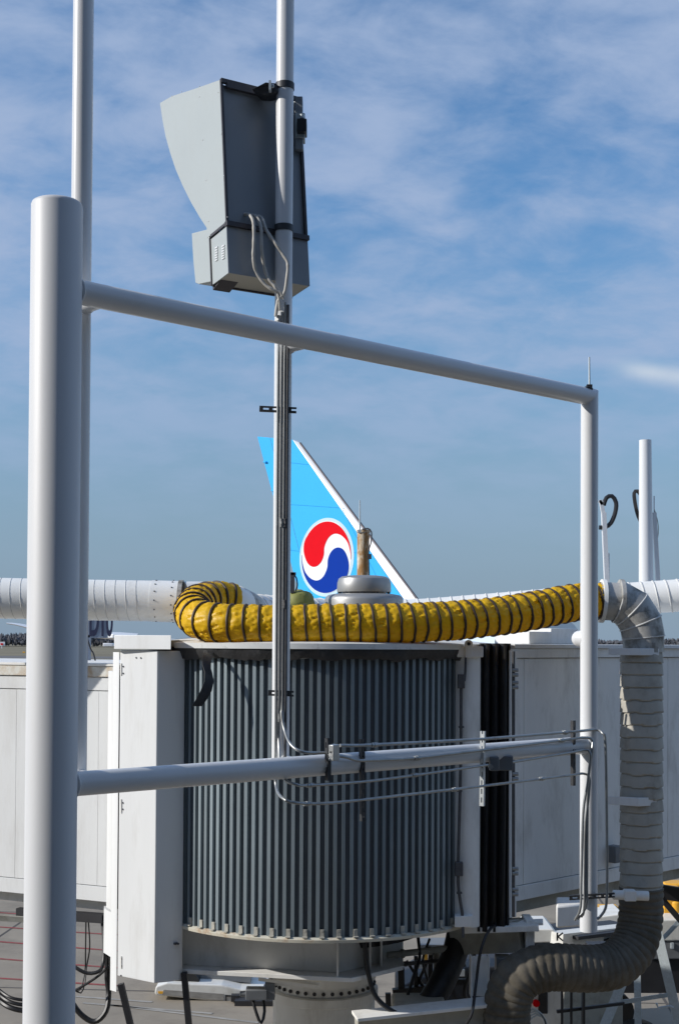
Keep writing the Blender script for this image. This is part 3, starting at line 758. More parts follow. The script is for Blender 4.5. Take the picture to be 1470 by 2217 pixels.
# ------------------------------------------------------------------ ducts
def spiral_duct(name, path, rad, pitch, label, ringmat=m_seam, mat=m_duct, tilt=.12, ring_r=.0045, n=40):
    pts = cat(path, .06)
    t = thing(name, path[0] + Vector((0,0,-path[0].z)), label, 'duct')
    v = MB(); v.sweep(pts, rad, n); obj('shell', v, mat, t)
    # helical lock seam
    fine = resample(pts, .012); hv = []
    tot = len(fine)
    t0 = (fine[1]-fine[0]).normalized(); e1 = (Vector((0,0,1)) - t0*t0.z).normalized(); prev = t0
    for i, p in enumerate(fine):
        tg = (fine[min(i+1,tot-1)] - fine[max(i-1,0)]).normalized()
        e1 = prev.rotation_difference(tg) @ e1; e1 = (e1 - tg*e1.dot(tg)).normalized(); prev = tg
        e2 = tg.cross(e1)
        hv.append((p, e1.copy(), e2.copy()))
    step = pitch/.012; path2 = []
    sub = 28; total_turns = int(tot/step)
    for k in range(total_turns*sub):
        u = k/sub*step; i = min(int(u), tot-1); p, e1, e2 = hv[i]
        nx = hv[min(i+1, tot-1)][0]; pos = p + (nx - p)*(u - int(u))
        th = 2*math.pi*k/sub
        path2.append(pos + (e1*math.cos(th) + e2*math.sin(th))*rad)
    v = MB(); v.sweep(path2, ring_r, 5, cap=False); obj('lock_seam', v, ringmat, t)
    return t
dl = spiral_duct('supply_duct', [P(-220,1291,14.6), P(0,1295,14.6), P(200,1299,14.6), P(330,1301,14.6)], .222, .113, 'white spiral-seamed air duct left of the yellow hose')
v_ = MB(); v_.sweep([P(329,1301,14.6), P(395,1303,14.6)], .226, 40); obj('collar', v_, m_duct, dl)
v_ = MB(); v_.sweep([P(388,1303,14.6), P(397,1303.2,14.6)], .240, 40); obj('flange', v_, m_ductold, dl)
v_ = MB(); v_.sweep(cat([P(396,1303,14.6), P(450,1303,14.75), P(490,1306,15.05), P(515,1312,15.4)],.05), .222, 36); obj('elbow', v_, m_duct, dl)
v_ = MB()
for k in range(14):
    a = k*math.pi*2/14; p = P(340,1301,14.6) + Vector((0, math.cos(a)*.227, math.sin(a)*.227)); v_.sphere(p, .009, 6)
    p = P(376,1302,14.6) + Vector((0, math.cos(a+.2)*.227, math.sin(a+.2)*.227)); v_.sphere(p, .009, 6)
obj('rivet', v_, m_edge, dl)
v_ = MB(); v_.sweep(cat([P(505,1310,15.3), P(535,1316,15.6), P(548,1320,15.8)],.04), lambda i,a,t: .235-.12*a, 32); obj('reducer', v_, m_ductold, dl)
spiral_duct('rear_duct', [P(520,1322,15.9), P(600,1326,16.6), P(760,1333,17.3), P(900,1331,17.4), P(1050,1320,17.3), P(1250,1304,17.1), P(1470,1289,16.9), P(1700,1272,16.7)], .205, .15, 'long pale spiral duct running behind the yellow hose to the right edge', tilt=.1, ring_r=.010)

# yellow ventilation hose
hp = [P(505,1302,14.75), P(468,1298,14.62), P(432,1305,14.36), P(418,1324,14.02), P(434,1341,13.72), P(480,1349,13.56), P(560,1352,13.48), P(690,1351,13.45), P(830,1349.5,13.47), P(960,1345,13.6), P(1070,1335,13.82), P(1160,1321,14.05), P(1235,1306,14.25), P(1300,1302,14.4)]
hose = thing('yellow_hose', (hp[7].x, hp[7].y, ZT), 'yellow ribbed ventilation hose lying across the rotunda roof edge', 'hose')
pts = resample(cat(hp, .01), .0115)
h0 = .195
bandpos = [-.08]
rb_ = random.Random(5)
while bandpos[-1] < len(pts)*.0115 + .3:
    a_ = bandpos[-1]; bandpos.append(a_ + (.152 if a_ < 2.2 else .152 - .024*min(1, (a_-2.2)/.6))*rb_.uniform(.93,1.07))
import bisect
def hose_r(i, a, th):
    k = max(0, bisect.bisect_right(bandpos, a) - 1); t = min(1, max(0, (a - bandpos[k])/(bandpos[k+1]-bandpos[k])))
    puff = .009*(math.sin(math.pi*t)**.55)
    cx_, sx_ = math.cos(th + a*1.7), math.sin(th + a*1.7)
    wr = .012*noise.noise(Vector((a*14, sx_*3.5, cx_*3.5 + k*7.3))) + .015*(.6-abs(noise.noise(Vector((a*5.0, cx_*7.0 + k*3.1, sx_*7.0 + k*1.7))))*2.6)
    return h0 - .010 + puff + wr*(math.sin(math.pi*t)**.5)
v_ = MB(); v_.sweep(pts, hose_r, 72); obj('hose_skin', v_, m_yellow, hose, sharp=60)
# bands: rings round the hose
for k, bp_ in enumerate(bandpos):
    i = int(bp_/.0115)
    if i < 2 or i > len(pts)-3: continue
    c = pts[i]; tg = (pts[i+2]-pts[i-2]).normalized()
    tg = (tg + Vector((0,0,1))*.10*random.uniform(.6,1.3) + Vector((random.uniform(-.04,.04),0,0))).normalized()
    e1 = (Vector((0,0,1)) - tg*tg.z).normalized(); e2 = tg.cross(e1)
    ringp = [c + (e1*math.cos(t)+e2*math.sin(t))*(h0-.001) for t in [2*math.pi*q/40 for q in range(41)]]
    vb = MB(); vs = []
    for q in range(40):
        t = 2*math.pi*q/40; d = e1*math.cos(t)+e2*math.sin(t)
        wob = .004*noise.noise(Vector((math.cos(t)*2, math.sin(t)*2, k*3.3)))
        for (dr, da) in ((-.02,-.0125),(.009,-.011),(.013,-.004),(.013,.004),(.009,.011),(-.02,.0125)):
            vs.append(c + d*(h0 + dr + wob) + tg*(da + wob*2))
    fs = []
    for q in range(40):
        q2 = (q+1) % 40
        for w in range(5): fs.append((q*6+w, q2*6+w, q2*6+w+1, q*6+w+1))
    vb.add(vs, fs); obj('band', vb, m_band, hose)

# riser: gored elbow and wrapped flexible duct
rise = thing('riser_duct', (*XY(1388,14.4), 0), 'weathered duct with metal elbow dropping in dirty wrapped rings at right', 'duct')
def gore(name, a, b, r, na, nb_, mat, n=36):
    v = MB(); v.cyl(a, b, r, n, na=na, nb=nb_, cap=False); return obj(name, v, mat, rise)
el = [P(1296,1301,14.4), P(1338,1303,14.4), P(1367,1319,14.4), P(1386,1349,14.4), P(1392,1380,14.4), P(1392,1412,14.4)]
rr = [.205,.222,.226,.226,.218]
for k in range(5):
    a, b = el[k], el[k+1]; d = (b-a).normalized()
    na = d if k == 0 else (d + (el[k]-el[k-1]).normalized()).normalized()
    nb_ = d if k == 4 else (d + (el[k+2]-el[k+1]).normalized()).normalized()
    gore('elbow_gore', a, b, rr[k], na, nb_, m_ductold)
    # raised seam
    if k:
        e1 = Vector((0,1,0)); e2 = na.cross(e1).normalized(); v = MB()
        v.sweep([a + (e1*math.cos(t)*rr[k] + e2*math.sin(t)*rr[k]*1.02)*1.01 for t in [2*math.pi*q/36 for q in range(37)]], .008, 6, cap=False)
        obj('gore_seam', v, m_seam, rise)
for px in (1303, 1342):
    v = MB(); v.sweep([P(px-4,1301,14.4), P(px+4,1301.5,14.4)], .235, 36); obj('collar', v, m_duct if px < 1310 else m_ductold, rise)
wp = [P(1388,1408,14.4), P(1388,1500,14.4), P(1388,1700,14.4), P(1387,1900,14.4), P(1386,1985,14.4), P(1372,2045,14.3), P(1330,2088,14.15), P(1265,2097,14.0), P(1190,2094,13.9), P(1130,2112,13.85), P(1102,2155,13.85), P(1096,2220,13.85), P(1096,2330,13.85)]
pts = resample(cat(wp, .01), .012); WPIT = .132
straight = (wp[3]-wp[0]).length
def wrap_r(i, a, th):
    pit = WPIT if a < straight + .1 else .078
    u = (a + .012*noise.noise(Vector((math.cos(th)*1.5, math.sin(th)*1.5, a*2))))/pit; t = u - math.floor(u); k = math.floor(u)
    lip = (.013*t - (.009 if t < .10 else 0)) if a < straight + .1 else .017*math.sin(math.pi*t)**.6
    sag = .005*noise.noise(Vector((math.cos(th)*1.3, math.sin(th)*1.3, k*2.7)))
    return .218 + lip + sag + .004*noise.noise(Vector((math.cos(th)*4, math.sin(th)*4, a*9))) + (.010*min(1, max(0, (a-straight)/.8)))
ncut = int((straight + .1)/.012)
v_ = MB(); v_.sweep(pts[:ncut+1], wrap_r, 56); obj('wrapped_duct', v_, m_wrap, rise, sharp=50)
acut = ncut*.012
v_ = MB(); v_.sweep(pts[ncut:], lambda i, a, t: wrap_r(i, a + acut, t), 56)
m_wrapdark = M('grimy_flexible_hose', (.125,.11,.085), .75, var=.2, vscale=5, dirt=(.05,.043,.03), dirt_amt=.8, dirt_scale=3.0, dirt_lo=.42, dirt_hi=.7, bump=.3, bscale=22)
obj('flexible_hose', v_, m_wrapdark, rise, sharp=50)
for (x0,x1,py,h) in ((1316,1426,1411,15),(1313,1421,1735,18)):
    v_ = MB(); v_.plan([XY(x0,14.30), XY(x0+70,14.12), XY(x1,14.22), XY(x1,14.30), XY(x0+70,14.17)], ZZ(py+h/2,14.2,1370), ZZ(py-h/2,14.2,1370)); obj('duct_bracket', v_, m_panel, rise, bevel=.004)
v_ = MB(); v_.cyl(P(1325,1937,14.1), P(1404,1940,14.05), .05, 14); v_.box(P(1362,1938,14.08), (.12,.13,.11)); obj('lower_bracket', v_, m_panel_old, rise, bevel=.01)

# olive cover and fitting behind the pole
v_ = MB(); c = P(652,1300,14.9); 
def lump(c, sx, sy, sz, seed, n=28):
    v = MB(); v.sphere(c, 1.0, n, (sx, sy, sz))
    for i, p in enumerate(v.v):
        d = (p - c); q = Vector((d.x/sx, d.y/sy, d.z/sz)); k = 1 + .14*noise.noise(q*2.2 + Vector((seed,0,0))) + .05*noise.noise(q*6)
        v.v[i] = c + d*k
    return v
single('olive_cover', lump(P(650,1303,14.8), .16,.18,.13, 2), m_olive, 'crumpled olive fabric cover between pole and vent', 'cover')
v_ = MB(); v_.box(P(633,1262,14.7), (.05,.05,.22)); v_.box(P(633,1242,14.7), (.08,.05,.03)); v_.sweep(cat([P(636,1243,14.7),P(642,1252,14.7),P(644,1268,14.7),P(640,1280,14.7)],.02), .008, 6)
single('roof_fitting', v_, m_edge, 'small dark fitting with a wire just right of the pole on the roof', 'fitting')

# ------------------------------------------------------------------ aircraft tail
D0 = 72.0
fd = Vector((math.cos(R(46)), -math.sin(R(46)), 0)); fnrm = Vector((-math.sin(R(46)), -math.cos(R(46)), 0))
f0 = P(706,1207,D0)
air = thing('airliner', (f0.x, f0.y, 0), 'parked airliner whose sky blue tail fin rises behind the rotunda', 'airliner')
def FP(px, py): return on_plane(px, py, f0, fnrm)
back = -fnrm*.34
tip_l, tip_r = FP(557,945), FP(632,952)
le_in = [(632,952),(640,957.5)]
finpoly = [FP(557,945), FP(634,952), FP(868,1290), FP(915,1355), FP(668,1355), FP(634,1236)]
v_ = MB(); v_.prism(finpoly, back); obj('fin', v_, m_sky_paint, air, bevel=.03)
# rudder line
v_ = MB(); a, b = FP(585,948), FP(690,1355); v_.beam(a + fnrm*.006, b + fnrm*.006, .03, .008, up=fnrm); obj('rudder_gap', v_, M('rudder_gap', (.05,.30,.52), .4), air)
m_pl = M('fin_panel_line', (.03,.32,.64), .5, spec=.1)
for (a, b) in (((596,1090),(745,1100)), ((622,1190),(650,1194)), ((764,1196),(802,1200)), ((612,1000),(668,1006)), ((742,1104),(836,1290))):
    v_ = MB(); v_.beam(FP(*a) + fnrm*.005, FP(*b) + fnrm*.005, .035, .006, up=fnrm); obj('panel_line', v_, m_pl, air)
for (a, b) in (((573,1000),(579,1001)), ((590,1062),(597,1063)), ((606,1125),(613,1126)), ((621,1185),(628,1186))):
    v_ = MB(); v_.beam(FP(*a) + fnrm*.06, FP(*b) + fnrm*.06, .10, .14, up=fnrm); obj('hinge_fairing', v_, m_sky_paint, air, bevel=.03)
# white leading edge, wedge nose
pa, pb = FP(634,952), FP(915,1355); qa, qb = FP(645,958.5), FP(942,1355)
v_ = MB(); mid = back*.5
off = fnrm*.012
v_.add([pa+off, qa+mid*.75, pa+back-off, pb+off, qb+mid*.75, pb+back-off], [(0,1,4,3),(1,2,5,4),(2,0,3,5),(0,2,1),(3,4,5)])
obj('leading_edge', v_, m_finwhite, air, smooth=False)
v_ = MB(); v_.beam(qa+mid*.9, qb+mid*.9, .10, .10); obj('edge_strip', v_, M('edge_metal',(.16,.13,.13),.4), air)
# emblem: rotating two-comma disc
ER = (FP(706,1128) - FP(706,1285)).length/2; ec = FP(706.5,1206.5)
eu, ev = fd, Vector((0,0,1))
def ept(x, y, o): return ec + eu*(x*ER) + ev*(y*ER) + fnrm*o
def disc(rad, o, mat, name, n=96):
    v = MB(); v.prism([ept(rad*math.cos(2*math.pi*i/n), rad*math.sin(2*math.pi*i/n), o) for i in range(n)], -fnrm*.02); return obj(name, v, mat, emb_p, smooth=False)
emb_p = None
v_ = MB(); nn = 96; v_.prism([ept(1.085*math.cos(2*math.pi*i/nn), 1.085*math.sin(2*math.pi*i/nn), .012) for i in range(nn)], -fnrm*.015)
emb_p = obj('emblem', v_, m_halo, air, smooth=False)
disc(1.0, .026, m_finwhite, 'emblem_disc')
def smooth2(pts, k=8):
    v = cat([Vector((x,y,0)) for x,y in pts], .04); return [(p.x,p.y) for p in v]
outer = [(.985*math.cos(R(t)), .985*math.sin(R(t))) for t in range(142, -9, -4)]
inner = smooth2([(.975,-.14),(.96,.08),(.85,.36),(.62,.56),(.34,.63),(.10,.53),(-.055,.30),(-.08,.08),(-.17,-.10),(-.33,-.22),(-.52,-.245),(-.70,-.17),(-.83,.0),(-.905,.22),(-.885,.43),(-.79,.61)])
redp = outer + inner[1:-1]
v_ = MB(); v_.prism([ept(x,y,.040) for x,y in redp], -fnrm*.02); obj('emblem_comma', v_, m_red, emb_p, smooth=False)
v_ = MB(); v_.prism([ept(-x,-y,.040) for x,y in redp], -fnrm*.02); obj('emblem_comma', v_, m_blue, emb_p, smooth=False)
# fuselage rear and tailplanes (behind the rotunda)
ax = f0 + fnrm*-.17; 
v_ = MB(); fz = 6.1; vs = []
for k, (s, r_, dz) in enumerate(((-9.5,.35,1.0),(-7,1.0,.85),(-4,1.7,.5),(0,2.35,.1),(5,2.75,-.15),(10,2.85,-.3),(15,2.85,-.3))):
    for i in range(32):
        t = 2*math.pi*i/32; vs.append(Vector((f0.x,f0.y,0)) + fd*s + fnrm*(-.17 + r_*math.cos(t)) + Vector((0,0,fz+dz + r_*math.sin(t)*.95)))
fs = [(k*32+i, k*32+(i+1)%32, (k+1)*32+(i+1)%32, (k+1)*32+i) for k in range(6) for i in range(32)] + [tuple(range(31,-1,-1)), tuple(range(6*32, 7*32))]
v_.add(vs, fs); obj('fuselage', v_, m_fuse, air)
for sg in (1,-1):
    v_ = MB(); b0 = Vector((f0.x,f0.y,6.6)); 
    v_.prism([b0+fd*-1.0+fnrm*(sg*1.2), b0+fd*-6.0+fnrm*(sg*1.2), b0+fd*-9.0+fnrm*(sg*8.6)+Vector((0,0,.75)), b0+fd*-7.4+fnrm*(sg*8.6)+Vector((0,0,.75))], (0,0,.22)); obj('tailplane', v_, m_finwhite, air, smooth=False, bevel=.05)

# wing tip of another parked aircraft
v_ = MB(); Yw = 95
def wing(pts, chord, th):
    mb = MB(); vs = []
    for p, c, t in zip(pts, chord, th):
        vs += [p+Vector((0,-c/2,0)), p+Vector((0,0,t)), p+Vector((0,c/2,0)), p-Vector((0,0,t))]
    fs = []
    for i in range(len(pts)-1):
        for k in range(4): fs.append((i*4+k, i*4+(k+1)%4, i*4+4+(k+1)%4, i*4+4+k))
    fs += [(3,2,1,0), tuple(range(len(vs)-4,len(vs)))]
    return mb.add(vs, fs)
wv = wing([P(16,1349.5,Yw),P(28,1350.5,Yw),P(44,1353,Yw),P(70,1359,Yw),P(150,1377,Yw)], [.6,1.2,2.0,2.8,4.5], [.05,.07,.10,.16,.35])
single('parked_aircraft_wing', wv, m_finwhite, 'white upturned aircraft wing tip far off at the left edge', 'wing')
wv = wing([P(196,1371,140),P(235,1372.5,140),P(262,1375,140),P(300,1380,140)], [1.5,2.5,3.2,4], [.12,.2,.3,.4])
single('far_aircraft_wing', wv, m_finwhite, 'thin pale aircraft wing just right of the gate sign', 'wing')
v_ = MB(); v_.box(P(5,1394,220), (1.0,.2,.7)); v_.box(P(5,1400,220), (.1,.15,.6))
o_ = single('airfield_marker', v_, m_finwhite, 'tiny white airfield marker board at the far left edge', 'marker board')
v_ = MB(); v_.box(P(5,1394.5,219.8), (.4,.1,.3)); obj('marker_face', v_, m_red, o_)
v_ = MB(); v_.box(P(53,1412,150), (.25,.3,.15)); single('field_light_box', v_, m_yellowv, 'tiny yellow box out on the grass beside the front post', 'light box')
v_ = MB(); v_.box(P(236,1396,60), (.45,.4,.15)); single('far_cabinet', v_, m_finwhite, 'small white cabinet on the apron below the gate sign', 'cabinet', bevel=.03)

# ------------------------------------------------------------------ gate sign
gs = thing('gate_sign', (*XY(200,17), 0), 'grey gate sign reading D10 half hidden behind the white duct', 'sign')
v_ = MB(); v_.box(P(208,1332,17), (52*.00586,.07,98*.00586)); obj('board', v_, m_signboard, gs, bevel=.005)
def text_mesh(body, size, sx):
    cu = bpy.data.curves.new('t', 'FONT'); cu.body = body; cu.size = size; cu.extrude = .002; cu.offset = .014; cu.align_x = 'CENTER'
    to = bpy.data.objects.new('t', cu); COL.objects.link(to)
    dg = bpy.context.evaluated_depsgraph_get(); me = bpy.data.meshes.new_from_object(to.evaluated_get(dg))
    bpy.data.objects.remove(to); bpy.data.curves.remove(cu)
    mb = MB(); mb.v = [Vector((v.co.x*sx, -v.co.z, v.co.y)) for v in me.vertices]; mb.f = [tuple(p.vertices) for p in me.polygons]
    return mb
tm = text_mesh('D10', .53, .33); tp = P(219,1375,16.96)
tm.v = [v + tp for v in tm.v]; obj('lettering', tm, m_ink, gs, smooth=False)
v_ = MB(); p = P(191,1375,17); v_.box((p.x, p.y, (p.z+5.0)/2), (.07,.07,p.z-5.0)); obj('sign_post', v_, m_signboard, gs)
v_ = MB(); v_.sweep(cat([P(190,1383,16.8),P(197,1405,16.8),P(203,1415,16.8),P(208,1434,16.8)],.02), .010, 6); obj('wire', v_, m_cable, gs)

# ------------------------------------------------------------------ background masts on the right
v_ = MB(); a = P(1396,953,18); b = P(1398,1300,18); v_.cyl(b, a, .098, 28, r2=.082); single('white_mast', v_, m_pipe, 'white round mast standing behind the right end of the duct', 'mast')
v_ = MB(); v_.beam(P(1424,1270,18.1), P(1415,1110,18.1), .055, .055); v_.beam(P(1415,1115,18.1), P(1415,1074,18.1), .014, .014); single('mast_brace', v_, m_pipe, 'slim white brace leaning right of the round mast', 'brace')
v_ = MB(); v_.beam(P(1313,1270,18), P(1306,1110,18), .075, .06); v_.beam(P(1306,1116,18), P(1300,1083,18), .04,.05); v_.beam(P(1303,1092,18), P(1296,1083,18), .04,.04); v_.beam(P(1317,1262,18), P(1317,1198,18), .02,.02)
single('hose_hanger', v_, m_pipe, 'slim white hanger post right of the frame post', 'post')
cable('hanging_hose', [(1306,1094,18),(1312,1078,18),(1324,1074,18),(1333,1088,18),(1331,1110,18),(1322,1132,18),(1310,1141,18),(1296,1142,18)], .030, 'black hose loop on the slim hanger post', 'hose')
cable('hanging_hose', [(1388,1074,18.1),(1379,1063,18.1),(1372,1068,18.1),(1375,1095,18.1),(1381,1118,18.1),(1388,1132,18.1)], .026, 'black hose loop left of the round mast', 'hose')
cable('guy_wire', [(1415,1100,18.2),(1423,1130,18.2),(1424,1155,18.2),(1420,1180,18.2)], .005, 'fine wire curling right of the round mast', 'wire')

# ------------------------------------------------------------------ pipe guard frame in front
fa = Vector((*XY(115,6.0),0)); fb = Vector((*XY(1274.5,8.6),0))
fr = thing('pipe_frame', (fa.x, fa.y, 0), 'white welded pipe frame with stout front post and two rails', 'pipe frame')
zra, zrb = ZZ(635,6.1,180), ZZ(859,8.6,1270)
zr = zra; zl = (ZZ(1701,6.0,180) + ZZ(1613,8.6,1262))/2
rd = (fb - fa).normalized(); perp = Vector((-rd.y, rd.x, 0))
ztop = ZZ(419,5.89,120)
v_ = MB(); r0 = .1145
v_.lathe(fa, [(r0,0),(r0,ztop-.02),(r0-.005,ztop-.008),(r0-.016,ztop-.001),(r0-.04,ztop+.001),(.0,ztop+.003)], 72); obj('front_post', v_, m_post, fr, sharp=50)
R1 = .056
top_a = fa + Vector((0,0,zra)); top_b = fb + Vector((0,0,zrb))
def zrail(q): return zra + (zrb-zra)*((q - fa).dot(rd)/(fb - fa).length)
mit = (rd + Vector((0,0,-1))).normalized()
v_ = MB(); v_.cyl(top_a, top_b, R1, 40, nb=mit); obj('rail', v_, m_pipe, fr)
v_ = MB(); v_.cyl(top_b, fb + Vector((0,0,ZZ(2016,8.6,1274))), R1, 40, na=mit); obj('post', v_, m_pipe, fr)
low_a = fa + Vector((0,0,zl)); low_b = fb + Vector((0,0,zl))
v_ = MB(); v_.cyl(low_a, low_b, R1, 40); obj('rail', v_, m_pipe, fr)
for (px, Y, r) in ((168.5, 6.3, .0485), (609, 7.15, .047)):
    q = Vector((*XY(px, Y), 0)); s = (q - fa).dot(rd); foot = fa + rd*s
    v_ = MB(); v_.cyl(q + Vector((0,0,zl)), q + Vector((0,0,H+4.2)), r, 36); obj('pole', v_, m_pipe, fr)
    for z in (zrail(q), zl):
        v_ = MB(); v_.cyl(q + Vector((0,0,z-.002)), foot + Vector((0,0,z-.002)), r*.97, 28); obj('arm', v_, m_pipe, fr)
    if px > 400: POLE = q.copy()
v_ = MB(); q = fb + Vector((0,0,ZZ(1383,8.6,1274))); v_.cyl(q, q + perp*.075, R1*.95, 28); v_.sphere(q + perp*.075, R1*.95, 18); obj('stub_arm', v_, m_pipe, fr)
def dR(px):
    """distance of the frame plane at column px"""
    d = ray(px, 1390); d2 = Vector((d.x, d.y, 0)); 
    det = rd.x*(-d2.y) + d2.x*rd.y
    t = (rd.x*(-fa.y) + fa.x*rd.y)/det
    return abs(t*d2.y)
# lightning rod on the corner
p = P(1275,842,8.6)
lr = thing('lightning_rod', p, 'thin lightning rod clamped on the top corner of the pipe frame', 'lightning rod')
v_ = MB(); v_.cyl(P(1275.5,843,8.58), P(1275,773,8.58), .0065, 10, r2=.005); obj('rod', v_, m_galv, lr)
v_ = MB(); v_.box(P(1275,838,8.57), (.035,.03,.03)); v_.sweep(cat([P(1282,842,8.55),P(1272,838,8.53),P(1263,840,8.53),P(1260,844,8.55),P(1266,846,8.54)],.01), .006, 6); obj('clamp', v_, m_strut, lr)

# ------------------------------------------------------------------ display cabinet seen from behind
psi, th = .5453, .1052
U = Vector((math.cos(psi), math.sin(psi), 0)); FW = Vector((-math.sin(psi), math.cos(psi), 0)); UP = Vector((0,0,1))
VV = UP*math.cos(th) + FW*math.sin(th); FF = FW*math.cos(th) - UP*math.sin(th)
A0 = Vector((-.6315, 7.05, H + 2.990)) + FW*.05 
A0 = P(478,172,A0.y)
kf = A0.y/7.05
W_, VS, VBt, WL = .485*kf, .792*kf, 1.063*kf, .19*kf
# roll so that the seen edges lean as in the photo
def LB(u, v, w): return A0 + U*u - VV*v + FF*w
disp = thing('docking_display', LB(W_/2, VBt, WL/2), 'grey hooded docking display cabinet seen from behind, clamped to pole', 'display cabinet')
def side_uv(px, py):
    p = on_plane(px, py, A0, U) - A0
    return (-p.dot(VV), p.dot(FF))
prof = [side_uv(*q) for q in ((347,223),(352,258),(359,295),(369,331),(381,367),(396,402),(414,438),(432,469),(448,493.5))]
prof = [(0,.004)] + [(.0 + side_uv(420,193)[0], side_uv(420,193)[1]), (side_uv(373,208)[0], side_uv(373,208)[1])] + prof + [(VS-.004, prof[-1][1]), (VS-.004,.004)]
# clean first/last so the back edge is straight
v_ = MB(); v_.prism([LB(0, v, w) for v, w in prof], U*.006)
obj('side_panel', v_, m_cab, disp, smooth=False)
v_ = MB(); v_.prism([LB(W_-.006, v, w) for v, w in prof], U*.006); obj('side_panel', v_, m_cab, disp, smooth=False)
# hood skin following the profile, between the sides
v_ = MB(); hood = prof[1:-2]; vs = []
for (v, w) in hood: vs += [LB(.007, v+.004, w-.006), LB(W_-.007, v+.004, w-.006), LB(W_-.007, v+.010, w-.016), LB(.007, v+.010, w-.016)]
fs = []
for i in range(len(hood)-1):
    for k in range(4): fs.append((i*4+k, i*4+(k+1)%4, i*4+4+(k+1)%4, i*4+4+k))
fs += [(3,2,1,0), tuple(range(len(vs)-4,len(vs)))]
v_.add(vs, fs); obj('hood_skin', v_, m_cab, disp, smooth=False)
# back panel and frame
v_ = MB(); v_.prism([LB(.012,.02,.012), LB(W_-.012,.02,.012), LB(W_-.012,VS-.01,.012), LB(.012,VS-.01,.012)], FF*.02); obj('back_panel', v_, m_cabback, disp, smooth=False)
v_ = MB()
v_.beam(LB(.004,.0,.0), LB(.004,VS,.0), .014, .012, up=FF); v_.beam(LB(W_-.004,.0,.0), LB(W_-.004,VS,.0), .014, .012, up=FF)
v_.beam(LB(0,.006,-.001), LB(W_,.006,-.001), .024, .018, up=FF); obj('back_frame', v_, m_cabdark, disp)
v_ = MB(); v_.beam(LB(.03,.028,-.006), LB(.30,.028,-.006), .030, .02, up=FF); obj('top_rail', v_, m_cabdark, disp)
v_ = MB(); v_.beam(LB(-.004,VS+.004,.0), LB(W_+.008,VS+.004,.0), .026, .03, up=FF); v_.beam(LB(-.002,VS+.003,.0), LB(-.002,VS+.003,WL-.005), .006,.014); obj('seam_rail', v_, m_cabdark, disp)
# lower box
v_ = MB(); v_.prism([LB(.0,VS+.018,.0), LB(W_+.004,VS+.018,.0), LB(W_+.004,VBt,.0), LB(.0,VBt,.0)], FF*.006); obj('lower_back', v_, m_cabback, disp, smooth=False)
v_ = MB(); v_.prism([LB(.0,VS+.02,.0062), LB(.0,VS+.02,WL), LB(.0,VBt,WL), LB(.0,VBt,.0062)], U*.006); obj('lower_side', v_, m_cab, disp, smooth=False)
v_ = MB(); v_.prism([LB(W_-.003,VS+.02,.0062), LB(W_-.003,VS+.02,WL), LB(W_-.003,VBt,WL), LB(W_-.003,VBt,.0062)], U*.006); obj('lower_side', v_, m_cab, disp, smooth=False)
v_ = MB(); v_.prism([LB(.0062,VBt-.006,.0062), LB(W_-.0035,VBt-.006,.0062), LB(W_-.0035,VBt-.006,WL), LB(.0062,VBt-.006,WL)], -VV*.005); obj('bottom_panel', v_, M('cabinet_underside',(.40,.38,.32),.5,var=.05), disp, smooth=False)
v_ = MB(); v_.beam(LB(.0,VS+.01,WL+.006), LB(.0,VBt+.004,WL+.006), .012, .010, up=FF); v_.beam(LB(.0,VBt+.004,WL), LB(W_,VBt+.004,WL), .010, .012, up=FF); obj('door_gap', v_, m_cabdark, disp)
fl = [side_uv(452,495.5), side_uv(415,505), side_uv(418,560), side_uv(423,612), side_uv(430,615), side_uv(459,609)]
v_ = MB(); v_.prism([LB(.001, v, w) for v, w in fl], U*(W_-.002)); obj('front_housing', v_, m_cab, disp, smooth=False, bevel=.003)
v_ = MB(); v_.prism([LB(.01,VBt,WL*.55), LB(.01,VBt,WL+.02), LB(.01,VBt+.022,WL+.02)], U*.10); obj('drip_lip', v_, m_cabdark, disp, smooth=False)
# louvre slots
for c in range(2):
    for r in range(6):
        a = side_uv(467.5+c*14.5, 537.5 + r*5.4 - c*3.5 )
        v_ = MB(); v_.beam(LB(-.0015,a[0],a[1]), LB(-.0015,a[0]+.003,a[1]-.029), .006, .0075, up=U); obj('louvre', v_, m_finwhite, disp, smooth=False)
# rivets on the side panel
v_ = MB()
for q in ((433,187),(394,199),(373,208),(432,210),(440,303),(447,390),(473,200),(480,290),(486,380),(493,470),(452,479)):
    a = side_uv(*q); v_.sphere(LB(-.001,a[0],a[1]), .0032, 6)
obj('rivet', v_, m_finwhite, disp)
# bracket and pole clamps
v_ = MB(); p1 = P(597,190,POLE.y-.045); 
v_.prism([P(546,193,7.12), P(575,178,7.06), P(598,180,7.09), P(598,198,7.09), P(573,205,7.12), P(552,203,7.14)], Vector((.03,.09,0))); obj('mount_bracket', v_, m_strut, disp, smooth=False, bevel=.003)
v_ = MB(); v_.box(P(585,187,7.06), (.012,.04,.05)); v_.sphere(P(590,186,7.06), .012, 8); obj('bracket_bolt', v_, m_galv, disp)
for py in (188, 495):
    z = ZZ(py, POLE.y, 618); v_ = MB(); v_.lathe((POLE.x,POLE.y,0), [(.047,z-.017),(.051,z-.017),(.051,z+.017),(.047,z+.017)], 36); obj('pole_clamp', v_, m_strut, disp)
v_ = MB(); v_.beam(P(618,497,POLE.y+.04), P(618,497,POLE.y+.14), .05,.04); v_.beam(P(618,190,POLE.y+.04), P(618,194,POLE.y+.16), .05,.04); obj('standoff', v_, m_strut, disp)
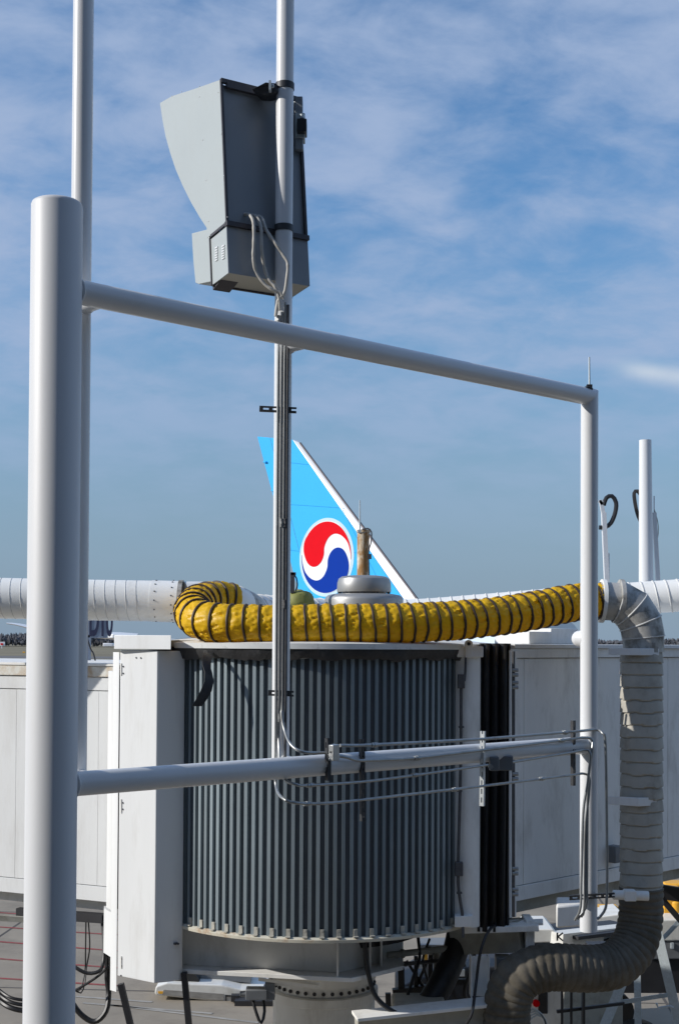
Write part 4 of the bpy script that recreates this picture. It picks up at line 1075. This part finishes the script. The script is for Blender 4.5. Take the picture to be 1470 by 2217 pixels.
# camera and gear at the right shoulder
for (x0,x1,y0,y1,dy,mt_) in ((638,655,208,246,7.28,m_cabback),(639,660,244,298,7.26,m_cab),(643,664,256,284,7.22,m_black),(639,656,298,323,7.27,m_cabback)):
    a = P(x0,y0,dy); b = P(x1,y1,dy); v_ = MB(); v_.box(((a.x+b.x)/2, dy+.05, (a.z+b.z)/2), (b.x-a.x,.1,a.z-b.z)); obj('sensor_module', v_, mt_, disp, bevel=.004)
v_ = MB(); v_.cyl(P(654,256,7.24), P(654,248,7.24), .012, 12); obj('sensor_knob', v_, m_galv, disp)
# grey flexible whips
wh = [[(531,463,7.10),(541,466,7.06),(549,482,7.03),(550,520,7.02),(549,560,7.02),(556,592,7.038),(573,615,7.038),(590,627,7.038),(607,634,7.043),(614,648,7.048)],
      [(548,466,7.11),(556,470,7.07),(565,492,7.04),(567,540,7.03),(573,580,7.058),(582,605,7.048),(596,622,7.043),(604,645,7.046),(606,672,7.050)],
      [(560,468,7.12),(568,474,7.08),(578,500,7.05),(597,528,7.04),(613,552,7.043),(623,570,7.038),(622,600,7.038),(616,634,7.043),(603,650,7.048),(597,685,7.052)]]
labs = ['leftmost grey flexible conduit drooping from the display cabinet', 'middle grey flexible conduit drooping from the display cabinet', 'rightmost grey flexible conduit crossing the pole below the cabinet']
for pts_, lab in zip(wh, labs):
    v = MB(); pth = cat([P(*q) for q in pts_], .006); v.sweep(pth, lambda i,a,t: .0092 + .0008*math.sin(a*900), 10); single('flexible_conduit', v, m_whip, lab, 'conduit')

# ------------------------------------------------------------------ conduits on the pole and the rail
yc = POLE.y - .047 - .034
def con(name, pts_, r, label, coup=(), mat=m_conduit, step=.02):
    base = P(*pts_[0]); t = thing(name, base, label, 'conduit', 'conduits on the pipe frame')
    v = MB(); v.sweep(cat([P(*q) for q in pts_], step), r, 12); obj('tube', v, mat, t)
    for (px, py, Y, ax_) in coup:
        c = P(px,py,Y); d = Vector((0,0,1)) if ax_ == 'v' else rd
        v = MB(); v.cyl(c-d*.022, c+d*.022, r*1.45, 14); v.cyl(c-d*.006, c+d*.006, r*1.8, 6); obj('coupling', v, mat, t)
    return t
rf = .012
con('conduit', [(603.5,684,yc),(602,900,yc),(600,1200,yc),(598,1501,yc),(597,1640,yc),(598,1702,yc-.0),(612,1728,dR(620)-.06),(640,1738,dR(640)-.1),(700,1739.5,dR(700)-.1),(790,1731,dR(790)-.1),(1043,1702,dR(1043)-.1),(1230,1679,dR(1230)-.1),(1262,1675,dR(1262)-.1),(1275,1684,dR(1272)-.1),(1274,1720,8.48),(1266,1800,8.48),(1264,1960,8.48),(1258,1985,8.5)], .0078, 'lowest thin metal conduit running along under the bottom rail', ((603,692,yc,'v'),(665,1740,dR(665)-.1,'h'),(985,1709,dR(985)-.1,'h'),(1172,1686,dR(1172)-.1,'h')), step=.02)
con('conduit', [(611,676,yc),(609,900,yc),(607,1200,yc),(605,1501,yc),(604,1600,yc),(612,1680,dR(630)-.0),(640,1698,dR(640)-.1),(670,1700,dR(670)-.1),(790,1692,dR(790)-.1),(900,1678,dR(900)-.1),(1055,1656,dR(1055)-.1)], .0078, 'conduit tucked just under the bottom rail, ending at the grey box', ((672,1700,dR(672)-.1,'h'),(898,1678,dR(898)-.1,'h')), mat=m_conduit)
con('conduit', [(617.5,655,yc),(616,900,yc),(614,1200,yc),(612,1501,yc),(610,1545,yc-.01),(616,1580,yc-.04),(630,1612,dR(640)-.02),(656,1628,dR(656)-.09),(706,1630,dR(706)-.09)], .0078, 'conduit bending off the pole onto the top of the bottom rail', ((606,1554,yc,'v'),(610,1132,yc,'v')))
con('conduit', [(624,660,yc),(622.5,900,yc),(620.5,1200,yc),(618.5,1501,yc),(617.5,1640,yc)], .0078, 'dark straight conduit at the right of the pole bundle', ((617,1308,yc,'v'),(618,1132,yc,'v')), mat=m_conduit_dark)
con('conduit', [(736,1614,dR(736)-.09),(800,1613,dR(800)-.1),(1043,1600,dR(1043)-.1),(1240,1584,dR(1240)-.1),(1288,1580,dR(1288)-.1),(1304,1588,8.50),(1310,1615,8.50),(1313,1800,8.50),(1313,1940,8.50),(1306,1975,8.5),(1292,1990,8.5)], .0088, 'topmost conduit above the bottom rail, turning down past the right post', ((810,1613,dR(810)-.1,'h'),(1222,1586,dR(1222)-.1,'h')))
con('conduit', [(734,1637,dR(734)-.09),(752,1640,dR(752)-.1),(772,1646,dR(772)-.1),(800,1646,dR(800)-.1),(900,1641,dR(900)-.1),(1043,1624,dR(1043)-.1),(1215,1603,dR(1215)-.1),(1262,1597,dR(1262)-.1),(1281,1602,dR(1275)-.1),(1281,1625,8.48),(1272,1700,8.48),(1270,1900,8.48),(1268,1960,8.48),(1250,1990,8.5)], .0088, 'conduit running across the face of the bottom rail', ((903,1641,dR(903)-.1,'h'),(1214,1603,dR(1214)-.1,'h')))
con('conduit', [(1108,1650,dR(1108)-.1),(1230,1630,dR(1230)-.1),(1264,1624,dR(1264)-.1),(1277,1632,8.46),(1272,1690,8.46),(1262,1760,8.46),(1258,1900,8.46),(1256,1965,8.46),(1244,1992,8.5)], .0085, 'short conduit leaving the grey box toward the right post', ())
# channel struts
def strut(name, a, b, label, mat, facing, w=.041, dpt=.018):
    t = thing(name, a, label, 'strut', 'channel struts on the pipe frame')
    d = (b-a); L = d.length; d.normalize(); n = Vector(facing).normalized(); s = d.cross(n).normalized()
    v = MB()
    m = Matrix((d, s, n)).transposed()
    def bx(u0,u1,s0,s1,n0,n1): v.box(a + d*((u0+u1)/2) + s*((s0+s1)/2) + n*((n0+n1)/2), (u1-u0,s1-s0,n1-n0), m)
    hw = w/2; th_=.003
    bx(0,L,-hw,-hw*.32,0,th_); bx(0,L,hw*.32,hw,0,th_)
    k = 0; pit = .05
    u = 0
    while u < L:
        u1 = min(L, u+.020); bx(u,u1,-hw*.32+.0002,hw*.32-.0002,0,th_); u += pit
    obj('web', v, mat, t, smooth=False)
    v = MB(); bx(0,L,-hw,-hw+th_,-dpt,-.0002); bx(0,L,hw-th_,hw,-dpt,-.0002); obj('flange', v, mat, t, smooth=False)
    return t
fc = Vector((0,-1,0))
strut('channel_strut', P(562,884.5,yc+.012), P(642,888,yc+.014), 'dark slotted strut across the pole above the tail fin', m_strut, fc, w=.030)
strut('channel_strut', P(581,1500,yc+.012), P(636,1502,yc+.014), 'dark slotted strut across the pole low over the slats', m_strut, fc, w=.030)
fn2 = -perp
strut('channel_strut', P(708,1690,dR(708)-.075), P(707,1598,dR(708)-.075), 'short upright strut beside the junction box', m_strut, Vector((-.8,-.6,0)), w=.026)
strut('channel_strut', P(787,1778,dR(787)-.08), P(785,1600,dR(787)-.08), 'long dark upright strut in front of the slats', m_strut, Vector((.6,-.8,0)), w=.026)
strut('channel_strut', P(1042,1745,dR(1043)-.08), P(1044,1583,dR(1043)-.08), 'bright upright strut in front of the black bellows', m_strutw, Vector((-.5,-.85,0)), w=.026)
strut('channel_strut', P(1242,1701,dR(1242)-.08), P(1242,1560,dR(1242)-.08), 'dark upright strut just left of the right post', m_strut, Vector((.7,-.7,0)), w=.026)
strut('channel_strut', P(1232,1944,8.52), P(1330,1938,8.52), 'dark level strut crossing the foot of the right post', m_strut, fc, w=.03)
# junction boxes
t = thing('junction_box', P(720,1645,dR(720)-.1), 'junction box with pale cover where conduits leave the pole', 'junction box')
v_ = MB(); v_.plan([tuple((P(711,1628,dR(711)-.13)).xy), tuple((P(722,1628,dR(711)-.155)).xy), tuple((P(735,1628,dR(720)-.12)).xy), tuple((P(722,1628,dR(720)-.06)).xy)], P(720,1645,dR(720)-.1).z, P(720,1611,dR(720)-.1).z); obj('body', v_, m_conduit, t, bevel=.003)
a = P(711,1628,dR(711)-.13); b = P(722,1628,dR(711)-.155); nrm = Vector((b.y-a.y, a.x-b.x, 0)).normalized()
if nrm.y > 0: nrm = -nrm
v_ = MB(); v_.sphere((a+b)/2 + nrm*.002, .005, 8); obj('screw', v_, m_strut, t)
t = thing('junction_box', P(1080,1668,dR(1080)-.1), 'grey junction box under the bottom rail before the black bellows', 'junction box')
v_ = MB(); v_.box(P(1069,1653,dR(1069)-.08), (.055,.06,.082)); v_.box(P(1093,1652,dR(1093)-.06), (.09,.05,.085)); obj('body', v_, m_vgrey, t, bevel=.005)
v_ = MB(); p = P(1062,1660,dR(1062)-.11); v_.cyl(p+Vector((0,.02,0)), p-Vector((0,.01,0)), .014, 12); obj('hub', v_, m_conduit, t)

# ------------------------------------------------------------------ ground equipment beyond
GY = 27.0
ld = thing('cargo_loader', (*XY(600,GY), 0), 'low white cargo loader parked on the apron behind the pedestal', 'loader')
s_ = GY/2900
def gp(px, py, Y=GY): return P(px, py, Y)
v_ = MB(); v_.prism([gp(335,2150), gp(338,2136), gp(362,2128), gp(480,2133), gp(520,2142), gp(700,2150), gp(700,2180), gp(560,2180), gp(500,2172), gp(338,2155)], (0,2.4,0)); obj('body', v_, m_white, ld, smooth=False, bevel=.03)
v_ = MB(); v_.prism([gp(355,2143,GY-.02), gp(484,2152,GY-.02), gp(484,2166,GY-.02), gp(352,2154,GY-.02)], (0,.1,0)); obj('bumper_panel', v_, M('worn_clear_bumper',(.30,.29,.27),.35,var=.3,vscale=3,stretch=(1,1,4)), ld, smooth=False)
v_ = MB(); v_.prism([gp(488,2154,GY-.02), gp(500,2155,GY-.02), gp(500,2158,GY-.02), gp(491,2158,GY-.02), gp(491,2169,GY-.02), gp(488,2169,GY-.02)], (0,.1,0)); obj('hook_mark', v_, m_vdark, ld, smooth=False)
v_ = MB(); v_.beam(gp(405,2122)+Vector((0,.8,0)), gp(540,2134)+Vector((0,.8,0)), .7,.12); v_.beam(gp(400,2116)+Vector((0,1.2,0)), gp(540,2126)+Vector((0,1.2,0)), .25,.12); obj('roller_deck', v_, m_vgrey, ld)
v_ = MB(); v_.beam(gp(470,2121)+Vector((0,1.0,0)), gp(535,2129)+Vector((0,1.0,0)), .2,.03); v_.prism([gp(343,2146,GY-.01),gp(365,2147,GY-.01),gp(365,2153,GY-.01),gp(343,2151,GY-.01)], (0,.06,0)); obj('safety_stripe', v_, m_yellowv, ld, smooth=False)
v_ = MB()
for (px,py,sz) in ((510,2160,.16),(530,2168,.2),(548,2150,.14),(580,2140,.16),(590,2120,.14)): v_.box(gp(px,py,GY-.1), (sz,sz,sz*.8))
v_.sweep(cat([gp(535,2165,GY-.2),gp(528,2195,GY-.2),gp(528,2230,GY-.2)],.1), .05, 8); v_.sweep(cat([gp(545,2160,GY-.2),gp(556,2185,GY-.2),gp(570,2212,GY-.2),gp(560,2200,GY-.2)],.1), .04, 8); v_.box(gp(560,2175,GY), (.9,.8,.35))
obj('hydraulics', v_, m_vdark, ld)
for px in (420, 640):
    x, y = XY(px, GY+1.2)
    for dy in (-.9,.9):
        v_ = MB(); v_.cyl((x, y+dy-.12, .28), (x, y+dy+.12, .28), .28, 20); obj('wheel', v_, m_tyre, ld)
# second white deck showing to the right
bl = thing('belt_loader', (*XY(1230,24), 0), 'white belt loader deck with an arrow mark seen under the corridor', 'loader')
v_ = MB(); v_.prism([P(1120,2030,24), P(1150,2012,24), P(1196,2012,24), P(1206,2020,24), P(1206,2040,24), P(1150,2042,24), P(1120,2038,24)], (0,1.2,0)); obj('nose', v_, m_white, bl, smooth=False, bevel=.02)
v_ = MB(); v_.beam(P(1204,2034,23.9), P(1360,2016,25.2), .3, .24); obj('deck_side', v_, m_white, bl)
v_ = MB(); v_.beam(P(1210,2022,24.2), P(1360,2004,25.4), .9, .06); obj('belt', v_, m_vdark, bl)
v_ = MB(); v_.prism([P(1290,1986,26), P(1350,1978,26), P(1350,2000,26), P(1290,2004,26)], (0,1.0,0)); obj('cover', v_, m_white, bl, smooth=False, bevel=.02)
v_ = MB(); v_.box(P(1312,1967,27), (.42,.3,.12)); obj('beacon_bar', v_, m_yellowv, bl)
v_ = MB(); v_.prism([P(1140,2046,24.5), P(1350,2030,24.5), P(1350,2135,24.5), P(1140,2140,24.5)], (0,1.6,0)); obj('chassis', v_, m_vdark, bl, smooth=False)
v_ = MB(); c = P(1212,2028,23.75)
v_.beam(c+Vector((-.05,0,.07)), c+Vector((-.05,0,-.07)), .03,.02, up=(0,1,0)); v_.beam(c+Vector((-.04,0,0)), c+Vector((.05,0,.07)), .025,.02, up=(0,1,0)); v_.beam(c+Vector((-.04,0,0)), c+Vector((.05,0,-.07)), .025,.02, up=(0,1,0))
obj('arrow_mark', v_, m_vdark, bl)
for px in (1170, 1330):
    x, y = XY(px, 25.2); v_ = MB(); v_.cyl((x, y-.12, .35), (x, y+.12, .35), .35, 20); obj('wheel', v_, m_tyre, bl)

# control cabinet behind the duct bend
cc = thing('control_cabinet', (*XY(1185,18), 0), 'grey control cabinet with red stop button below the duct bend', 'cabinet')
p0 = P(1136,2138,18); p1 = P(1218,2138,18); zt = p0.z
v_ = MB(); v_.box(((p0.x+p1.x)/2, 18.3, zt/2+.002), (p1.x-p0.x,.6,zt)); obj('body', v_, m_panel_old, cc, bevel=.01)
v_ = MB(); a=P(1165,2142,17.98); b=P(1185,2195,17.98); v_.box(((a.x+b.x)/2,17.99,(a.z+b.z)/2),(b.x-a.x,.03,a.z-b.z)); obj('dark_panel', v_, m_vdark, cc, bevel=.01)
v_ = MB(); c = P(1160,2172,17.97); v_.cyl(c+Vector((0,.05,0)), c-Vector((0,.03,0)), .045, 20); obj('stop_button', v_, m_red, cc)
v_ = MB(); c = P(1154,2148,17.985); v_.cyl(c+Vector((0,.05,0)), c-Vector((0,.008,0)), .03, 20); obj('blue_disc', v_, m_blue, cc)
v_ = MB(); a=P(1219,2132,21); b=P(1345,2125,21.5); v_.plan([(a.x,21),(b.x,21.4),(b.x,22.0),(a.x,21.6)], .4, b.z); v2=single('battery_cart_body', v_, m_under, 'dirty beige cart body behind the galvanised trestle', 'cart', bevel=.02)
v_ = MB()
for (px) in (1216,1236,1262): v_.beam(P(px,2100,17.6), P(px,2260,17.6), .03 if px!=1262 else .12,.03)
v_.beam(P(1205,2190,17.6), P(1350,2172,17.8), .04,.04); single('dark_rack', v_, m_vdark, 'dark upright rack bars before the beige cart', 'rack')
v_ = MB()
for k in range(5):
    v_.sweep(cat([P(1128+k*4,2190+k*5,16.6),P(1150+k*3,2182+k*4,16.6),P(1172+k*2,2196+k*3,16.6),P(1182,2225,16.6)],.05), .010, 6)
single('wire_coil', v_, m_galv, 'loose coil of pale wires beside the duct bend', 'wire coil')

# galvanised trestle
tr = thing('trestle', (*XY(1390,19.6), 0), 'galvanised steel A-frame trestle at the bottom right corner', 'trestle')
def leg(name, a, b, w, Ya, Yb, mat=m_galv):
    A = P(*a, Ya); B = P(*b, Yb); v = MB(); d=(B-A)
    v.beam(A, B, w, .014, up=(-.35,-.94,0)); s = d.normalized().cross(Vector((-.35,-.94,0))).normalized()
    v.beam(A + s*(w/2-.005) + Vector((.03,.07,0)), B + s*(w/2-.005) + Vector((.03,.07,0)), .012, .14, up=(-.35,-.94,0))
    return obj(name, v, mat, tr, smooth=False)
leg('leg', (1412,1975), (1474,2240), .14, 19.6, 19.4)
leg('leg', (1420,1950), (1300,2240), .14, 19.65, 19.4)
leg('leg', (1378,2080), (1381,2240), .10, 20.0, 20.0, m_galv)
leg('brace', (1336,2171), (1452,2153), .06, 19.6, 19.6, m_galv)
leg('brace', (1436,2030), (1490,1972), .06, 19.7, 20.1, m_galv)
leg('brace', (1394,2076), (1436,2028), .06, 20.3, 20.3, m_under)
for (px) in (1300,1378,1474):
    p = P(px,2240,19.5); v_ = MB(); v_.beam(p, (p.x,p.y,0), .09,.09); obj('foot', v_, m_galv, tr)
v_ = MB(); v_.beam(P(1420,1932,19.0), P(1490,2014,19.0), .10,.08); v_.beam(P(1428,1930,19.2), P(1480,1938,19.2), .09,.2); single('black_strut', v_, m_vdark, 'slanted black strut crossing before the yellow vehicle', 'strut')
# tug beyond the trestle
tg_ = thing('service_truck', (*XY(1470,22), 0), 'grey and white service truck with yellow gear behind the trestle', 'truck')
v_ = MB(); v_.prism([P(1424,1992,22), P(1560,1990,22), P(1560,2035,22), P(1424,2038,22)], (0,1.6,0)); obj('bed', v_, m_white, tg_, smooth=False, bevel=.02)
v_ = MB(); v_.prism([P(1405,2039,22.02), P(1560,2036,22.02), P(1560,2076,22.02), P(1405,2078,22.02)], (0,1.5,0)); obj('tool_box', v_, m_vgrey, tg_, smooth=False, bevel=.02)
v_ = MB(); v_.prism([P(1452,2042,21.98), P(1458,2042,21.98), P(1458,2054,21.98), P(1452,2054,21.98)], (0,.1,0)); obj('latch', v_, m_galv, tg_, smooth=False)
v_ = MB(); v_.prism([P(1300,2079,22.1), P(1560,2077,22.1), P(1560,2150,22.1), P(1300,2150,22.1)], (0,1.4,0)); obj('chassis', v_, m_vdark, tg_, smooth=False)
v_ = MB(); v_.box(P(1446,1955,22.8), (.30,.5,.62)); v_.box(P(1470,1925,23), (.6,.4,.25)); v_.cyl(P(1462,1990,22.6), P(1462,1950,22.6), .09, 16); obj('pump_gear', v_, m_yellowv, tg_, bevel=.03)
for px in (1380, 1500):
    x, y = XY(px, 22.2); v_ = MB(); v_.cyl((x, y-.3, .5), (x, y+.1, .5), .5, 24); wheel = obj('wheel', v_, m_tyre, tg_)
    v_ = MB(); v_.cyl((x, y-.33, .5), (x, y-.2, .5), .22, 18); obj('rim', v_, m_vgrey, wheel)
v_ = MB(); v_.sweep([P(1420,2172,16),P(1424,2182,16),P(1450,2178,16),P(1456,2182,16)], .014, 8); single('tow_handle', v_, m_galv, 'small bent metal handle between the trestle legs', 'handle')

# dark tug parked in the shade beyond the support frame
tu = thing('baggage_tug', (*XY(960,21), 0), 'dark baggage tug half hidden beyond the steel under the rotunda', 'tug')
v_ = MB(); v_.prism([P(862,2140,21), P(905,2118,21), P(985,2112,21), P(1010,2095,21), P(1130,2092,21), P(1130,2260,21), P(862,2260,21)], (0,1.3,0)); obj('body', v_, m_vdark, tu, smooth=False, bevel=.04)
v_ = MB(); v_.beam(P(922,2118,21.2), P(922,2040,21.2), .05,.05); v_.beam(P(905,2042,21.2), P(1008,2040,21.2), .5,.05); v_.beam(P(1004,2096,21.2), P(1004,2040,21.2), .05,.05); obj('canopy_frame', v_, m_vgrey, tu)
v_ = MB(); v_.box(P(922,2068,21.12), (.05,.05,.28)); obj('beacon_pole', v_, m_yellowv, tu)
v_ = MB(); v_.box(P(990,2106,20.96), (.22,.05,.10)); v_.box(P(908,2088,21.4), (.16,.05,.12)); obj('white_plate', v_, m_white, tu)
for px in (905, 1085):
    x, y = XY(px, 20.9); v_ = MB(); v_.cyl((x, y-.1, .33), (x, y+.15, .33), .33, 24); w0 = obj('wheel', v_, m_tyre, tu)
    v_ = MB(); v_.cyl((x, y-.12, .33), (x, y, .33), .16, 18); obj('rim', v_, m_white, w0)
# hose reels and hydraulic lines under the drum
for k, (pts_, r_, lab) in enumerate((
    ([(905,2030,14.5),(908,2075,14.4),(893,2120,14.3),(880,2170,14.3),(884,2225,14.3)], .018, 'black hydraulic line hanging nearest the girder corner'),
    ([(930,2032,14.6),(915,2080,14.6),(925,2130,14.6),(905,2180,14.5),(900,2225,14.5)], .014, 'slim black line twisting beside the thick rubber trunk'),
    ([(1030,2050,14.7),(1018,2100,14.7),(1005,2145,14.7),(1010,2172,14.7)], .022, 'black line dropping behind the steel upright'),
    ([(1062,2120,14.2),(1078,2132,14.0),(1090,2120,13.95)], .010, 'fine black wire under the grey enclosure'),
    ([(560,2140,14.0),(548,2160,13.95),(556,2195,13.9),(566,2215,13.9),(573,2190,13.95),(570,2160,14.0)], .016, 'black wire loop by the left of the pedestal'))):
    cable('hydraulic_line', pts_, r_, lab, 'cable')
v_ = MB(); v_.box(P(556,2150,13.95), (.22,.18,.10)); v_.box(P(585,2143,13.95), (.10,.12,.18)); v_.cyl(P(520,2152,13.95), P(560,2150,13.95), .03, 12); v_.cyl(P(545,2165,13.9), P(545,2150,13.9), .035, 12)
single('limit_switch', v_, m_vgrey, 'small grey switch gear hanging left of the pedestal', 'switch', bevel=.006)
# weld beads round the frame joints
def bead(c, d, r_, tube=.006):
    d = Vector(d).normalized(); t = Vector((0,0,1)) if abs(d.z) < .9 else Vector((1,0,0)); e1 = d.cross(t).normalized(); e2 = d.cross(e1); v = MB()
    v.sweep([c + (e1*math.cos(2*math.pi*q/40) + e2*math.sin(2*math.pi*q/40))*r_ + d*.002*noise.noise(Vector((q*1.3,c.x,c.z))) for q in range(41)], tube, 6, cap=False)
    return v
for lower in (0, 1):
    obj('weld_bead', bead(fa + Vector((0,0,zl if lower else zra)) + rd*(r0 - .002), rd, R1 + .002), m_pipe, fr)
    for q in (Vector((*XY(168.5,6.3),0)), POLE):
        z = zl if lower else zrail(q)
        obj('weld_bead', bead(q + Vector((0,0,z-.002)) - perp*.047, perp, .047), m_pipe, fr)
obj('weld_bead', bead(low_b - rd*(R1-.002), rd, R1 + .002, .005), m_pipe, fr)

# pipework slung across the shade below the drum
for (a, b, r_, mt_, lab) in (((838,2068,14.35),(1005,2050,14.6),.035,m_under,'level grey pipe slung below the rotunda floor'), ((846,2090,14.45),(1000,2075,14.8),.022,m_conduit_dark,'dark level pipe under the grey slung pipe'), ((945,2050,14.9),(950,2190,14.9),.045,m_under,'upright grey pipe beside the thick rubber trunk')):
    v = MB(); v.cyl(P(*a), P(*b), r_, 14); d = (P(*b)-P(*a)); 
    for f_ in (.2,.55,.85): v.cyl(P(*a)+d*(f_-.015), P(*a)+d*(f_+.015), r_*1.35, 14)
    single('service_pipe', v, mt_, lab, 'pipe')
